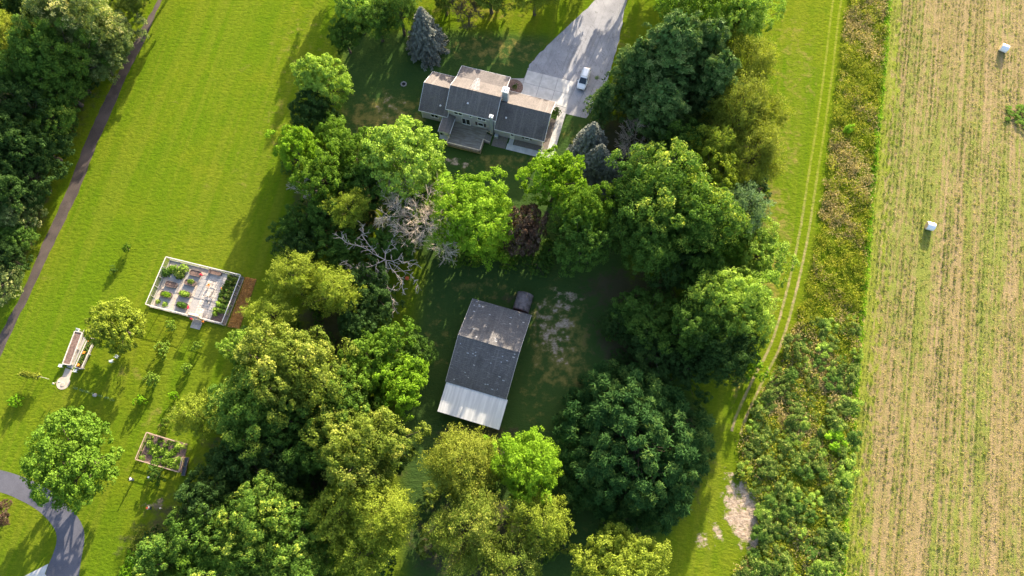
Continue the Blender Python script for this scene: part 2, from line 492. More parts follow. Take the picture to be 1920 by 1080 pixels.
LEAF = {
    'dark': leaf_mat('leaf_dark', (0.024, 0.056, 0.015), (0.06, 0.112, 0.028), None),
    'mid': leaf_mat('leaf_mid', (0.042, 0.095, 0.017), (0.1, 0.178, 0.03), None),
    'bright': leaf_mat('leaf_bright', (0.062, 0.138, 0.012), (0.145, 0.235, 0.028), None),
    'vivid': leaf_mat('leaf_vivid', (0.099, 0.204, 0.011), (0.204, 0.319, 0.024), None),
    'yel': leaf_mat('leaf_yel', (0.115, 0.172, 0.016), (0.259, 0.301, 0.041), None),
    'gold': leaf_mat('leaf_gold', (0.118, 0.162, 0.017), (0.268, 0.290, 0.046), None),
    'olive': leaf_mat('leaf_olive', (0.078, 0.127, 0.018), (0.190, 0.230, 0.034), (0.356, 0.368, 0.081)),
    'tips': leaf_mat('leaf_tips', (0.052, 0.118, 0.020), (0.136, 0.224, 0.033), (0.425, 0.472, 0.077)),  # tip colour brightened to paint in sunlit clump tops
    'pale': leaf_mat('leaf_pale', (0.08, 0.13, 0.04), (0.2, 0.24, 0.075), (0.62, 0.56, 0.3)),
    'light':  leaf_mat('leaf_light', (0.120, 0.223, 0.025), (0.295, 0.398, 0.072)),
    'sage':   leaf_mat('leaf_grey_green', (0.072, 0.138, 0.065), (0.174, 0.254, 0.123)),
    'pine': leaf_mat('needle_pine', (0.017, 0.051, 0.013), (0.043, 0.098, 0.022), (0.081, 0.136, 0.029), 0.12),
    'wpine': leaf_mat('leaf_wpine', (0.05, 0.105, 0.03), (0.135, 0.205, 0.056), (0.2, 0.25, 0.09), 0.15),
    'spruce': leaf_mat('leaf_spruce', (.090, .098, .086), (.200, .208, .188), None, .08),
    'purple': leaf_mat('leaf_copper', (0.058, 0.033, 0.025), (0.133, 0.086, 0.066), (0.281, 0.211, 0.164)),
    'brown':  leaf_mat('leaf_thin_brown', (0.100, 0.075, 0.030), (0.200, 0.140, 0.060)),
    'weed': leaf_mat('leaf_weed', (0.1, 0.15, 0.012), (0.27, 0.285, 0.026), (0.38, 0.34, 0.05)),
    'dryweed': leaf_mat('leaf_dry_weeds', (0.240, 0.190, 0.075), (0.420, 0.340, 0.170)),
    'sumac': leaf_mat('leaf_sumac', (0.048, 0.1, 0.016), (0.13, 0.195, 0.036), (0.21, 0.25, 0.06)),
    'lime':   leaf_mat('leaf_lime', (0.120, 0.260, 0.010), (0.220, 0.380, 0.020)),
    'crop':   leaf_mat('leaf_stubble', (0.153, 0.187, 0.025), (0.357, 0.306, 0.102), (0.510, 0.391, 0.204)),
    'cropg':  leaf_mat('leaf_clover', (0.065, 0.112, 0.016), (0.138, 0.180, 0.037)),
    'straw':  leaf_mat('straw_strands', (0.300, 0.150, 0.050), (0.560, 0.320, 0.130)),
    'turf':   leaf_mat('grass_blades', (0.090, 0.160, 0.006), (0.180, 0.235, 0.012)),
}

# ------------------------------------------------------------------ vegetation meshes
def unit(v):
    return v / np.maximum(np.linalg.norm(v, axis=1, keepdims=True), 1e-6)
def leaves(c, n, size, aspect, rng, axis=None):
    """diamond leaves at c facing n; axis = optional long direction"""
    m = len(c)
    n = unit(n)
    if axis is None:
        axis = rng.normal(size=(m, 3))
    t = unit(axis - n * np.sum(axis * n, axis=1, keepdims=True))
    b = np.cross(n, t)
    l = (size * 0.5)[:, None]
    w = l * aspect
    v = np.empty((m, 4, 3))
    v[:, 0] = c - t * l
    v[:, 1] = c + b * w + t * l * 0.15
    v[:, 2] = c + t * l
    v[:, 3] = c - b * w + t * l * 0.15
    return v.reshape(-1, 3), np.arange(4 * m).reshape(m, 4)
def sphere_dirs(n, rng, zmin=-1.0):
    z = rng.uniform(zmin, 1, n)
    a = rng.uniform(0, 2 * math.pi, n)
    r = np.sqrt(np.maximum(0, 1 - z * z))
    return np.stack([r * np.cos(a), r * np.sin(a), z], 1)

def tubes(segs, name, n=5):
    """segs: list of (p0, p1, r0, r1) -> one mesh of thin prisms"""
    S = np.array([[*a, *b, r, q] for a, b, r, q in segs], dtype=float)
    p0, p1, r0, r1 = S[:, :3], S[:, 3:6], S[:, 6], S[:, 7]
    d = unit(p1 - p0)
    ref = np.where(np.abs(d[:, 2:3]) > 0.9, np.array([[1.0, 0, 0]]), np.array([[0, 0, 1.0]]))
    x = unit(np.cross(d, ref))
    y = np.cross(d, x)
    V = np.empty((len(S), 2, n, 3))
    for i in range(n):
        a = 2 * math.pi * i / n
        o = x * math.cos(a) + y * math.sin(a)
        V[:, 0, i] = p0 + o * r0[:, None]
        V[:, 1, i] = p1 + o * r1[:, None]
    base = (np.arange(len(S)) * 2 * n)[:, None]
    F = []
    for i in range(n):
        k = (i + 1) % n
        F.append(np.concatenate([base + i, base + k, base + n + k, base + n + i], 1))
    return mesh_np(name, V.reshape(-1, 3), np.concatenate(F, 0))

def make_broad(seed, R=5.0, H=10.0, clumps=34, per=9, nl=26, leaf=0.36, rough=0.55, base=0.28, spread=0.8, dense=False):
    """rounded crown of clumps > puffs > leaves. returns crown mesh + trunk mesh"""
    rng = np.random.default_rng(seed)
    hc = H * (1 - base) * 0.5
    zc = H - hc
    d = sphere_dirs(clumps * 6, rng, -0.55)
    # spread clump centres apart
    keep = []
    for v in d:
        if all(np.dot(v, w) < (0.93 if clumps < 60 else 0.955) for w in keep):
            keep.append(v)
        if len(keep) >= clumps:
            break
    d = np.array(keep)
    lump = 1 + 0.20 * np.sin(d[:, 0] * 3.1 + seed) * np.cos(d[:, 1] * 2.7 + seed * 2) + 0.13 * np.sin(np.arctan2(d[:, 1], d[:, 0]) * 3 + seed)
    fac = rng.uniform(0.54, 0.92, len(d)) * lump
    if dense:
        fac = rng.uniform(0.72, 0.86, len(d)) * (0.85 + 0.15 * lump)
    C = d * fac[:, None] * np.array([R, R, hc]) + [0, 0, zc]
    rc = R * rng.uniform(0.17, 0.30, len(d)) * (1.0 if R < 7 else 0.85)
    cv = rng.uniform(0.0, 1.0, len(d))
    # an inner core, so that the crown is not hollow
    extra = int(clumps * 0.35)
    di = sphere_dirs(extra, rng, -0.3)
    C = np.concatenate([C, di * np.array([R, R, hc]) * 0.38 + [0, 0, zc]])
    rc = np.concatenate([rc, R * rng.uniform(0.22, 0.32, extra)])
    cv = np.concatenate([cv, rng.uniform(0.0, 0.6, extra)])
    d = np.concatenate([d, di])
    # puffs
    pd = unit(sphere_dirs(len(C) * per, rng, -0.7) + np.repeat(d, per, 0) * 0.55 + [0, 0, 0.25])
    PC = np.repeat(C, per, 0) + pd * np.repeat(rc, per)[:, None] * rng.uniform(0.55, 1.0, (len(C) * per, 1)) * [1, 1, 0.8]
    pr = np.repeat(rc, per) * rng.uniform(0.28, 0.5, len(PC))
    pv = np.repeat(cv, per) * 0.5 + rng.uniform(0, 0.5, len(PC))
    # leaves
    ld = unit(sphere_dirs(len(PC) * nl, rng, -0.8) + np.repeat(pd, nl, 0) * 0.5)
    LC = np.repeat(PC, nl, 0) + ld * np.repeat(pr, nl)[:, None] * rng.uniform(0.45, 1.12, (len(ld), 1)) * [1, 1, spread]
    N = ld + rng.normal(size=ld.shape) * rough + [0, 0, 0.35]
    s = leaf * rng.uniform(0.65, 1.3, len(ld))
    v, q = leaves(LC, N, s, 0.62, rng)
    r = np.clip(np.repeat(pv, nl) * 0.65 + rng.uniform(0, 0.35, len(ld)), 0, 1)
    crown = mesh_np('crown', v, q, r)
    # trunk and limbs
    segs = []
    rr = random.Random(seed)
    tr = 0.03 * H + 0.05
    pts = [np.array([0, 0, -0.1]), np.array([rr.uniform(-.15, .15), rr.uniform(-.15, .15), H * base * 0.8]),
           np.array([rr.uniform(-.4, .4), rr.uniform(-.4, .4), zc]), np.array([rr.uniform(-.5, .5), rr.uniform(-.5, .5), H * 0.85])]
    rad = [tr * 1.35, tr, tr * 0.6, tr * 0.12]
    for i in range(3):
        segs.append((pts[i], pts[i + 1], rad[i], rad[i + 1]))
    for i in range(0, clumps, 2):
        if i >= len(C):
            break
        f = rr.uniform(0.15, 0.9)
        a = pts[1] * (1 - f) + pts[2] * f
        m = a * 0.45 + C[i] * 0.55 + np.array([0, 0, -0.3])
        segs.append((a, m, tr * 0.38, tr * 0.22))
        segs.append((m, C[i], tr * 0.22, tr * 0.07))
    return crown, tubes(segs, 'trunk', 6)

def make_fine(seed, R=5.0, H=10.0, sprays=150, nl=70, leaf=0.30, base=0.2):
    """feathery crown: many arching sprays of small leaves"""
    rng = np.random.default_rng(seed)
    hc = H * (1 - base) * 0.5
    zc = H - hc
    d = sphere_dirs(sprays, rng, -0.6)
    lump = 1 + 0.22 * np.sin(d[:, 0] * 4 + seed) * np.cos(d[:, 1] * 3.3 + seed * 1.7) + 0.12 * np.sin(d[:, 2] * 6 + seed)
    E = d * (np.array([R, R, hc]) * 0.93) * lump[:, None] * rng.uniform(0.72, 1.04, (sprays, 1)) + [0, 0, zc]
    S = np.array([0, 0, zc - hc * 0.3]) + (E - [0, 0, zc - hc * 0.3]) * 0.45
    t = rng.uniform(0.15, 1.05, (sprays, nl, 1)) ** 0.7
    L = S[:, None] * (1 - t) + E[:, None] * t
    L[..., 2] += (0.25 * R * t * (1 - t))[..., 0] * 1.2
    wid = 0.20 * R * np.sin(np.clip(t, 0, 1) * 2.6 + 0.25)
    L = L + rng.normal(size=L.shape) * wid * 0.42 * [1, 1, 0.7]
    L = L.reshape(-1, 3)
    N = np.repeat(d, nl, 0) * 0.7 + rng.normal(size=L.shape) * 0.7 + [0, 0, 0.5]
    ax = np.repeat(E - S, nl, 0) + rng.normal(size=L.shape) * R * 0.35
    s = leaf * rng.uniform(0.6, 1.4, len(L))
    v, q = leaves(L, N, s, 0.42, rng, ax)
    pv = np.repeat(rng.uniform(0, 1, sprays), nl)
    crown = mesh_np('crown', v, q, np.clip(pv * 0.5 + rng.uniform(0, 0.5, len(L)), 0, 1))
    tr = 0.026 * H + 0.05
    segs = [(np.array([0, 0, -0.1]), np.array([0.1, 0, H * base]), tr * 1.3, tr), (np.array([0.1, 0, H * base]), np.array([0, 0.15, H * 0.85]), tr, tr * 0.15)]
    for i in range(0, sprays, 5):
        segs.append((np.array([0.05, 0, zc - hc * rng.uniform(0.2, 0.8)]), S[i], tr * 0.3, tr * 0.14))
        segs.append((S[i], S[i] * 0.3 + E[i] * 0.7, tr * 0.14, tr * 0.04))
    return crown, tubes(segs, 'trunk', 6)

def make_pine(seed, R=10.0, H=14.0, puffs=330, nl=85, pr=(0.75, 1.35), base=0.12, layers=False):
    """pine: round tufts of needles at the branch ends over a broad dome"""
    rng = np.random.default_rng(seed)
    if layers:
        k = rng.integers(0, 9, puffs)
        zf = 0.24 + 0.76 * k / 8.0
        rmax = R * np.sqrt(np.clip(1.12 - zf, 0.03, 1)) * rng.uniform(0.85, 1.1, puffs)
        a = rng.uniform(0, 2 * math.pi, puffs)
        rr = rmax * rng.uniform(0.25, 1.0, puffs) ** 0.55 * (1 + 0.30 * np.sin(a * 6 + k * 1.9 + seed))
        C = np.stack([rr * np.cos(a), rr * np.sin(a), H * zf - 0.10 * rr + rng.normal(size=puffs) * 0.35], 1)
    else:
        d = sphere_dirs(puffs, rng, -0.12)
        lump = 1 + 0.07 * np.sin(d[:, 0] * 5 + seed) + 0.07 * np.cos(d[:, 1] * 6 + seed)
        sh = rng.uniform(0.74, 1.02, puffs)
        C = d * np.array([R, R, H * (1 - base) * 0.93]) * (sh * lump)[:, None] + [0, 0, H * base]
    r = rng.uniform(pr[0], pr[1], puffs)
    out = unit(C - [0, 0, H * 0.25])
    nd = unit(sphere_dirs(puffs * nl, rng, -0.45) + np.repeat(out, nl, 0) * 0.45 + [0, 0, 0.25])
    rad = np.repeat(r, nl)[:, None]
    f = rng.uniform(0.45, 0.85, (len(nd), 1))
    L = np.repeat(C, nl, 0) + nd * rad * f * [1, 1, 0.85]
    side = rng.normal(size=nd.shape)
    N = np.cross(nd, side) * 0.6 + nd * 0.75 + [0, 0, 0.3]
    s = (0.58 * rad[:, 0]) * rng.uniform(0.7, 1.25, len(nd)) + 0.12
    v, q = leaves(L, N, s, 0.20, rng, nd + rng.normal(size=nd.shape) * 0.35)
    pv = np.repeat(rng.uniform(0, 1, puffs), nl)
    vs, qs, at = [v], [q], [np.clip(pv * 0.55 + rng.uniform(0, 0.45, len(nd)), 0, 1)]
    # inner twigs and old needles keep the crown from being hollow
    m = puffs * 16
    if layers:
        Li = np.repeat(C, 16, 0) * rng.uniform(0.35, 0.95, (m, 1)) * [1, 1, 0] + np.repeat(C, 16, 0) * [0, 0, 1] + rng.normal(size=(m, 3)) * 0.5
    else:
        Li = np.repeat(C, 16, 0) * rng.uniform(0.45, 0.9, (m, 1)) + rng.normal(size=(m, 3)) * 0.4
    v2, q2 = leaves(Li, rng.normal(size=(m, 3)) + [0, 0, 0.6], rng.uniform(0.6, 1.1, m), 0.6, rng)
    vs.append(v2); qs.append(q2 + len(v)); at.append(rng.uniform(0, 0.3, m))
    crown = mesh_np('crown', np.concatenate(vs), np.concatenate(qs), np.concatenate(at))
    tr = 0.024 * H + 0.08
    segs = [(np.array([0, 0, -0.1]), np.array([0, 0, H * 0.92]), tr * 1.3, tr * 0.2)]
    for i in range(0, puffs, 4):
        a = np.array([0, 0, max(0.8, C[i][2] * 0.6)])
        segs.append((a, C[i] * [.9, .9, .82], tr * 0.16, tr * 0.05))
    return crown, tubes(segs, 'trunk', 6)

def make_spruce(seed, R=3.6, H=11.0, tiers=19, nl=90, leaf=0.44):
    rng = np.random.default_rng(seed)
    C, D, Ln = [], [], []
    for k in range(tiers):
        f = k / (tiers - 1)
        z = H * (0.10 + 0.88 * f)
        L = R * (1 - f) ** 0.85 + 0.18
        nb = int(7 + 13 * (1 - f))
        off = rng.uniform(0, 6.28)
        for b in range(nb):
            a = off + 2 * math.pi * b / nb + rng.normal() * 0.12
            C.append((0, 0, z)); D.append((math.cos(a), math.sin(a), -0.28 + 0.4 * f)); Ln.append(L * rng.uniform(0.78, 1.08))
    C, D, Ln = np.array(C), np.array(D), np.array(Ln)
    m = len(C)
    t = rng.uniform(0.12, 1.0, (m, nl)) ** 0.75
    L = C[:, None] + D[:, None] * (Ln[:, None] * t)[..., None]
    side = np.stack([-D[:, 1], D[:, 0], np.zeros(m)], 1)
    wid = rng.uniform(-1, 1, (m, nl)) * (0.30 * Ln[:, None] * (1.05 - t) + 0.10)
    L = L + side[:, None] * wid[..., None]
    L[..., 2] -= np.abs(wid) * 0.25 - rng.normal(size=(m, nl)) * 0.08
    L = L.reshape(-1, 3)
    ax = np.repeat(D, nl, 0) + np.repeat(side, nl, 0) * (np.sign(wid) * 0.7).reshape(-1, 1) + rng.normal(size=L.shape) * 0.2
    N = np.array([0, 0, 1.0]) + rng.normal(size=L.shape) * 0.5 + np.repeat(D, nl, 0) * 0.5
    v, q = leaves(L, N, leaf * rng.uniform(0.6, 1.3, len(L)), 0.42, rng, ax)
    at = np.clip(np.repeat(rng.uniform(0, 1, m), nl) * 0.4 + t.reshape(-1) * 0.25 + rng.uniform(0, 0.35, len(L)), 0, 1)
    crown = mesh_np('crown', v, q, at)
    segs = [(np.array([0, 0, -0.1]), np.array([0, 0, H * 0.97]), 0.22, 0.03)]
    for i in range(0, m, 3):
        segs.append((C[i], C[i] + D[i] * Ln[i] * 0.8, 0.05, 0.015))
    return crown, tubes(segs, 'trunk', 6)

def branch_tree(seed, H, R, depth=5, kids=(3, 4), up=0.55, thick=0.22, lean=(0, 0), gnarl=0.25, first=5):
    """bare tree: recursive branching, returned as (limb segments, twig segments)"""
    rr = random.Random(seed)
    limbs, twigs = [], []
    def grow(p, d, L, r, lev):
        n = 3
        q = p
        for i in range(n):
            d = (d + Vector((rr.gauss(0, 1), rr.gauss(0, 1), rr.gauss(0, 0.6))) * gnarl * 0.45).normalized()
            e = q + d * (L / n)
            r = max(r, 0.027)
            r1 = max(r * 0.87, 0.022)
            (limbs if lev < 3 else twigs).append((tuple(q), tuple(e), r, r1))
            q, r = e, r1
            if lev < depth and i > 0:
                for _ in range(rr.choice((1, 1, 2)) if lev > 0 else 2):
                    b = (d + Vector((rr.gauss(0, 1), rr.gauss(0, 1), rr.gauss(0.15, 0.6))) * 0.75).normalized()
                    grow(q, b, L * rr.uniform(0.45, 0.75), r * 0.62, lev + 1)
        if lev < depth:
            for _ in range(rr.choice(kids)):
                b = (d + Vector((rr.gauss(0, 1), rr.gauss(0, 1), rr.gauss(up * 0.4, 0.5))) * 0.6).normalized()
                grow(q, b, L * rr.uniform(0.55, 0.8), r * 0.7, lev + 1)
    h0 = H * 0.35
    top = Vector((lean[0] * 0.3, lean[1] * 0.3, h0))
    limbs.append(((0, 0, -0.1), tuple(top), thick * 1.3, thick))
    for k in range(first):
        a = 2 * math.pi * k / first + rr.uniform(-0.3, 0.3)
        d = Vector((math.cos(a) * 0.8 + lean[0] * 0.12, math.sin(a) * 0.8 + lean[1] * 0.12, up)).normalized()
        grow(top, d, R * 0.62, thick * 0.6, 1)
    return limbs, twigs

KIND = {}
def kind(k, v):
    key = (k, v)
    if key in KIND:
        return KIND[key]
    s = 100 + v * 17
    if k == 'b':      # round broadleaf, small
        KIND[key] = (*make_broad(s, 5.0, 9.0, 42, 8, 44, 0.28, base=0.14), 5.0, 9.0)
    elif k == 'B':    # big broadleaf
        KIND[key] = (*make_broad(s + 5, 8.5, 14.0, 96, 10, 44, 0.33, base=0.13), 8.5, 14.0)
    elif k == 'd':    # dense round dome
        KIND[key] = (*make_broad(s + 6, 5.0, 9.0, 58, 9, 46, 0.28, base=0.12, dense=True), 5.0, 9.0)
    elif k == 'f':    # feathery
        KIND[key] = (*make_fine(s + 9, 5.0, 10.0, 160, 95, 0.27), 5.0, 10.0)
    elif k == 'F':
        KIND[key] = (*make_fine(s + 3, 7.5, 12.0, 320, 105, 0.30), 7.5, 12.0)
    elif k == 'W':    # layered white pine
        KIND[key] = (*make_pine(s + 4, 8.0, 16.0, 260, 75, (0.7, 1.25), layers=True), 8.0, 16.0)
    elif k == 'S':
        KIND[key] = (*make_spruce(s + 2), 3.6, 11.0)
    elif k == 's':    # shrub
        KIND[key] = (*make_broad(s + 8, 2.5, 3.2, 20, 6, 20, 0.30, base=0.05), 2.5, 3.2)
    return KIND[key]

TREES = []
def place_tree(k, v, loc, R, H, mat, label, cat='tree', group=None, name='tree', rz=None, trunk_mat='bark'):
    crown, trunk, R0, H0 = kind(k, v)
    i = len(TREES)
    t = thing(name, label, cat, loc, (i * 2.399) % 6.283 if rz is None else rz, group)
    st = 1.0 + 0.11 * math.sin(i * 5.3 + 1.0)
    t.scale = (R / R0 * st, R / R0 / st, H / H0)
    for nm, me, m in (('trunk' if cat == 'tree' else 'stem', trunk, M[trunk_mat]), ('crown' if cat == 'tree' else 'foliage', crown, LEAF[mat])):
        if not me.materials:
            me.materials.append(m)
        o = bpy.data.objects.new(nm, me)
        COL.objects.link(o)
        o.parent = t
        o.material_slots[0].link = 'OBJECT'
        o.material_slots[0].material = m
    TREES.append(t)
    return t
def tree_px(k, v, x, y, rpx, H, mat, label, **kw):
    """crown centre and radius in photo pixels; height in metres"""
    if k not in 'sSu':
        H *= 1.2
    z = H * (0.6 if k not in 'sSu' else 0.4)
    p = P(x, y, z)
    R = rpx * (1.17 if kw.get('group') else 1.1) / PXM(x, y, z)
    return place_tree(k, v, (p.x, p.y, 0), R, H, mat, label, **kw)

# ================================================================== THE SETTING
def in_poly(X, Y, poly):
    ins = np.zeros(X.shape, bool)
    n = len(poly)
    for i in range(n):
        (x1, y1), (x2, y2) = poly[i][:2], poly[(i + 1) % n][:2]
        c = ((y1 > Y) != (y2 > Y)) & (X < (x2 - x1) * (Y - y1) / (y2 - y1 + 1e-12) + x1)
        ins ^= c
    return ins
def blur(a, n):
    for _ in range(n):
        b = np.pad(a, 1, mode='edge')
        a = (b[1:-1, 1:-1] * 2 + b[:-2, 1:-1] + b[2:, 1:-1] + b[1:-1, :-2] + b[1:-1, 2:]) / 6
    return a

xs = np.concatenate([np.linspace(-600, -135, 12), np.arange(-130, 130.01, 0.65), np.linspace(135, 600, 12)])
ys = np.concatenate([np.linspace(-500, -35, 12), np.arange(-30, 150.01, 0.65), np.linspace(155, 700, 12)])
GX, GY = np.meshgrid(xs, ys)
zone = np.zeros((*GX.shape, 3))
lush_shade = np.zeros(GX.shape)
def ell(ch, x, y, rx, ry, w, rot=0.0):
    c = P(x, y)
    s = PXM(x, y)
    dx, dy = GX - c.x, GY - c.y
    cr, sr = math.cos(rot), math.sin(rot)
    d = np.hypot((dx * cr + dy * sr) * s / rx, (-dx * sr + dy * cr) * s / ry)
    zone[..., ch] = np.maximum(zone[..., ch], w * np.clip(1.5 - d, 0, 1))
# bare soil
ell(0, 1392, 960, 34, 72, 0.80, 0.15)
ell(0, 1325, 1015, 26, 18, 0.55)
ell(0, 1345, 990, 16, 30, 0.5)
ell(0, 1040, 620, 44, 75, 0.50)
ell(0, 1060, 565, 34, 34, 0.50)
ell(0, 730, 200, 30, 30, 0.42)
ell(0, 690, 250, 30, 30, 0.32)
ell(0, 860, 305, 34, 12, 0.50)
ell(0, 797, 90, 30, 14, 0.55)
ell(0, 290, 945, 26, 14, 0.42)
ell(0, 340, 770, 26, 20, 0.36)
ell(0, 1480, 690, 16, 60, 0.5, 0.45)
# dry grass
for a in ((1490, 120, 60, 160, .42), (1450, 420, 50, 130, .55), (1470, 270, 40, 90, .5), (560, 90, 60, 130, .34), (520, 230, 50, 120, .34),
          (720, 220, 90, 60, .62), (930, 95, 120, 40, .5), (960, 305, 130, 26, .5), (900, 545, 90, 40, .4), (1080, 250, 30, 40, .4), (1000, 740, 40, 80, .4), (820, 620, 30, 120, .35), (900, 15, 120, 45, .45), (1050, 640, 70, 120, .60), (310, 790, 60, 50, .4), (470, 330, 40, 90, .3),
          (250, 700, 60, 20, .4), (1390, 740, 30, 60, .5), (1160, 60, 40, 70, .4), (400, 200, 120, 160, .2), (1440, 560, 30, 60, .55)):
    ell(1, *a)
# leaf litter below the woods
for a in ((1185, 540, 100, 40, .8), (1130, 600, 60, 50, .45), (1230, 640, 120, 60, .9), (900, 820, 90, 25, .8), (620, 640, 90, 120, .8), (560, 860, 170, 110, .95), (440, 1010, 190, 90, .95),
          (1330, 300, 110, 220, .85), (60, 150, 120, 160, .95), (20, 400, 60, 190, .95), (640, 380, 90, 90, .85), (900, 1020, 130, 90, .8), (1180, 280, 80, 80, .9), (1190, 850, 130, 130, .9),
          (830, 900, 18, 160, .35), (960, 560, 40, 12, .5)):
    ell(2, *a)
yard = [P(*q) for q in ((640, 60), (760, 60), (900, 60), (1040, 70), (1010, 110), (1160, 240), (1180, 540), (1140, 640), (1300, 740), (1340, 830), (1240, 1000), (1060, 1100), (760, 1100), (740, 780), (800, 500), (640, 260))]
lush_shade[in_poly(GX, GY, yard)] = 1.0  # where the lush grass with painted-in shade lies
lush_shade = blur(lush_shade, 8)
nv = GX.size
V = np.stack([GX.ravel(), GY.ravel(), np.zeros(nv)], 1)
w_ = GX.shape[1]
ii = (np.arange(GX.shape[0] - 1)[:, None] * w_ + np.arange(w_ - 1)[None]).ravel()
Q = np.stack([ii, ii + 1, ii + w_ + 1, ii + w_], 1)
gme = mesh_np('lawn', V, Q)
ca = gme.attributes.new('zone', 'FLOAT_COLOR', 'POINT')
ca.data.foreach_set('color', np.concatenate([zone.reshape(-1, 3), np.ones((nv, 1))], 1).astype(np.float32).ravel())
la = gme.attributes.new('lush_shade', 'FLOAT', 'POINT')
la.data.foreach_set('value', lush_shade.astype(np.float32).ravel())
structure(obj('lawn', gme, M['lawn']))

def smooth_line(pts, n=6):
    """Catmull-Rom through 2-D points"""
    pts = [Vector((p[0], p[1])) for p in pts]
    out = []
    for i in range(len(pts) - 1):
        p0, p1, p2, p3 = pts[max(i - 1, 0)], pts[i], pts[i + 1], pts[min(i + 2, len(pts) - 1)]
        for k in range(n):
            t = k / n
            out.append(0.5 * ((2 * p1) + (p2 - p0) * t + (2 * p0 - 5 * p1 + 4 * p2 - p3) * t * t + (3 * p1 - p0 - 3 * p2 + p3) * t ** 3))
    out.append(pts[-1])
    return out
def ribbon(name, left, right, z, mat, n=6, jitter=0.0, seed=1):
    """a sheet between two edge lines (world points)"""
    rr = random.Random(seed)
    a, b = smooth_line(left, n), smooth_line(right, n)
    m = min(len(a), len(b))
    vs, fs, uv = [], [], []
    for i in range(m):
        pa, pb = a[i], b[i]
        d = (pb - pa).normalized()
        pa = pa + d * rr.uniform(-jitter, jitter)
        pb = pb + d * rr.uniform(-jitter, jitter)
        for k in range(5):
            f = k / 4
            q = pa * (1 - f) + pb * f
            vs.append((q.x, q.y, z))
            uv.append((2 * f - 1, i / (m - 1)))
    for i in range(m - 1):
        for k in range(4):
            j = i * 5 + k
            fs.append((j, j + 1, j + 6, j + 5))
    me = bpy.data.meshes.new(name)
    me.from_pydata(vs, [], fs)
    lay = me.uv_layers.new(name='UVMap')
    for lp in me.loops:
        lay.data[lp.index].uv = uv[lp.vertex_index]
    me.update()
    if me.polygons[0].normal.z < 0:
        me.flip_normals()
    return structure(obj(name, me, mat))

# gravel road along the wood on the left
ribbon('gravel_road', P2([(338, -90), (296, 0), (257, 69), (215, 149), (188, 205), (158, 272), (123, 362), (85, 445), (45, 541), (11, 607), (-50, 725)]),
       P2([(348, -90), (303, 0), (272, 76), (237, 143), (212, 203), (182, 270), (146, 362), (106, 446), (62, 540), (30, 606), (-25, 725)]), 0.004, M['gravel'], 7, 0.12)
# farm track on the right: two wheel ruts in mown grass
ruts = [(1592, -80), (1570, 0), (1555, 120), (1540, 230), (1524, 330), (1507, 440), (1483, 550), (1455, 645), (1420, 715), (1391, 778), (1380, 812)]
tl, tr_ = [], []
for i, (x, y) in enumerate(ruts):
    a = P(*ruts[max(i - 1, 0)]); b = P(*ruts[min(i + 1, len(ruts) - 1)])
    d = (b - a).normalized()
    nrm = Vector((-d.y, d.x, 0))
    c = P(x, y)
    w = 2.0
    tl.append(c - nrm * w); tr_.append(c + nrm * w)
ribbon('farm_track', tl, tr_, 0.004, M['track'], 8)

# cut hay field on the right
edge_px = [(1682, -120), (1668, 0), (1657, 150), (1642, 300), (1628, 480), (1610, 690), (1594, 880), (1580, 1080), (1570, 1200)]
el = [P(*q) for q in edge_px]
fx = np.arange(0, 140, 1.2)
vs, ed = [], []
elx = smooth_line(el, 10)
for q in elx:
    for t in fx:
        vs.append((q.x + t + random.Random(int(q.y * 7)).uniform(-.25, .25) * (t == 0), q.y, 0.004))
        ed.append(max(0.0, 1 - t / 7.0))
nf = len(fx)
ii = (np.arange(len(elx) - 1)[:, None] * nf + np.arange(nf - 1)[None]).ravel()
fme = mesh_np('hay_field', np.array(vs), np.stack([ii, ii + nf, ii + nf + 1, ii + 1], 1))
ea = fme.attributes.new('edge', 'FLOAT', 'POINT')
ea.data.foreach_set('value', np.array(ed, dtype=np.float32))
structure(obj('hay_field', fme, M['field']))

# stubble and regrowth in the field (nobody could count it)
rng = np.random.default_rng(5)
def field_scatter(name, n, mat, leafsize, per, lift, row, label, cat, along=1.0):
    R_ = np.array([math.sin(-ROWS), math.cos(-ROWS)])            # along a row, pointing up the picture
    A_ = np.array([math.cos(ROWS), math.sin(ROWS)])
    Yr = rng.uniform(-14, 125, n)
    Xr = rng.uniform(30, 122, n)
    p = np.stack([Xr, Yr], 1)
    u = p @ A_
    ri = np.round(u / row).astype(int)
    wrow = np.random.default_rng(len(mat)).uniform(0, 1, 400)[ri % 400] ** 1.6
    u = ri * row + rng.normal(size=n) * row * 0.09
    keep = rng.uniform(size=n) < (0.15 + wrow)
    v = p @ R_
    p = (u[:, None] * A_ + v[:, None] * R_)[keep]
    ex = np.interp(p[:, 1], [q.y for q in el][::-1], [q.x for q in el][::-1])
    p = p[(p[:, 0] > ex + 0.4) & (p[:, 0] < ex + 62)]
    g = 0.5 * np.sin((p @ A_) * 0.9 + np.sin(p[:, 1] * 0.05) * 2) + 0.5 * np.sin(p[:, 1] * 0.23 + (p @ A_) * 0.4) + rng.normal(size=len(p)) * 0.8
    p = p[g > (-1.6 if mat == 'crop' else -0.1)]
    m = len(p)
    C = np.repeat(np.concatenate([p, np.full((m, 1), lift)], 1), per, 0) + rng.normal(size=(m * per, 3)) * [0.15, 0.15, 0.03]
    C[:, 2] = np.maximum(C[:, 2], 0.03)
    N = rng.normal(size=C.shape) * 0.55 + [0, 0, 0.7]
    v_, q_ = leaves(C, N, leafsize * rng.uniform(0.6, 1.4, len(C)), 0.42, rng)
    at = np.clip(np.repeat(rng.uniform(0, 1, m), per) * 0.5 + rng.uniform(0, .5, len(C)), 0, 1)
    stuff(obj(name, mesh_np(name, v_, q_, at), LEAF[mat]), label, cat)
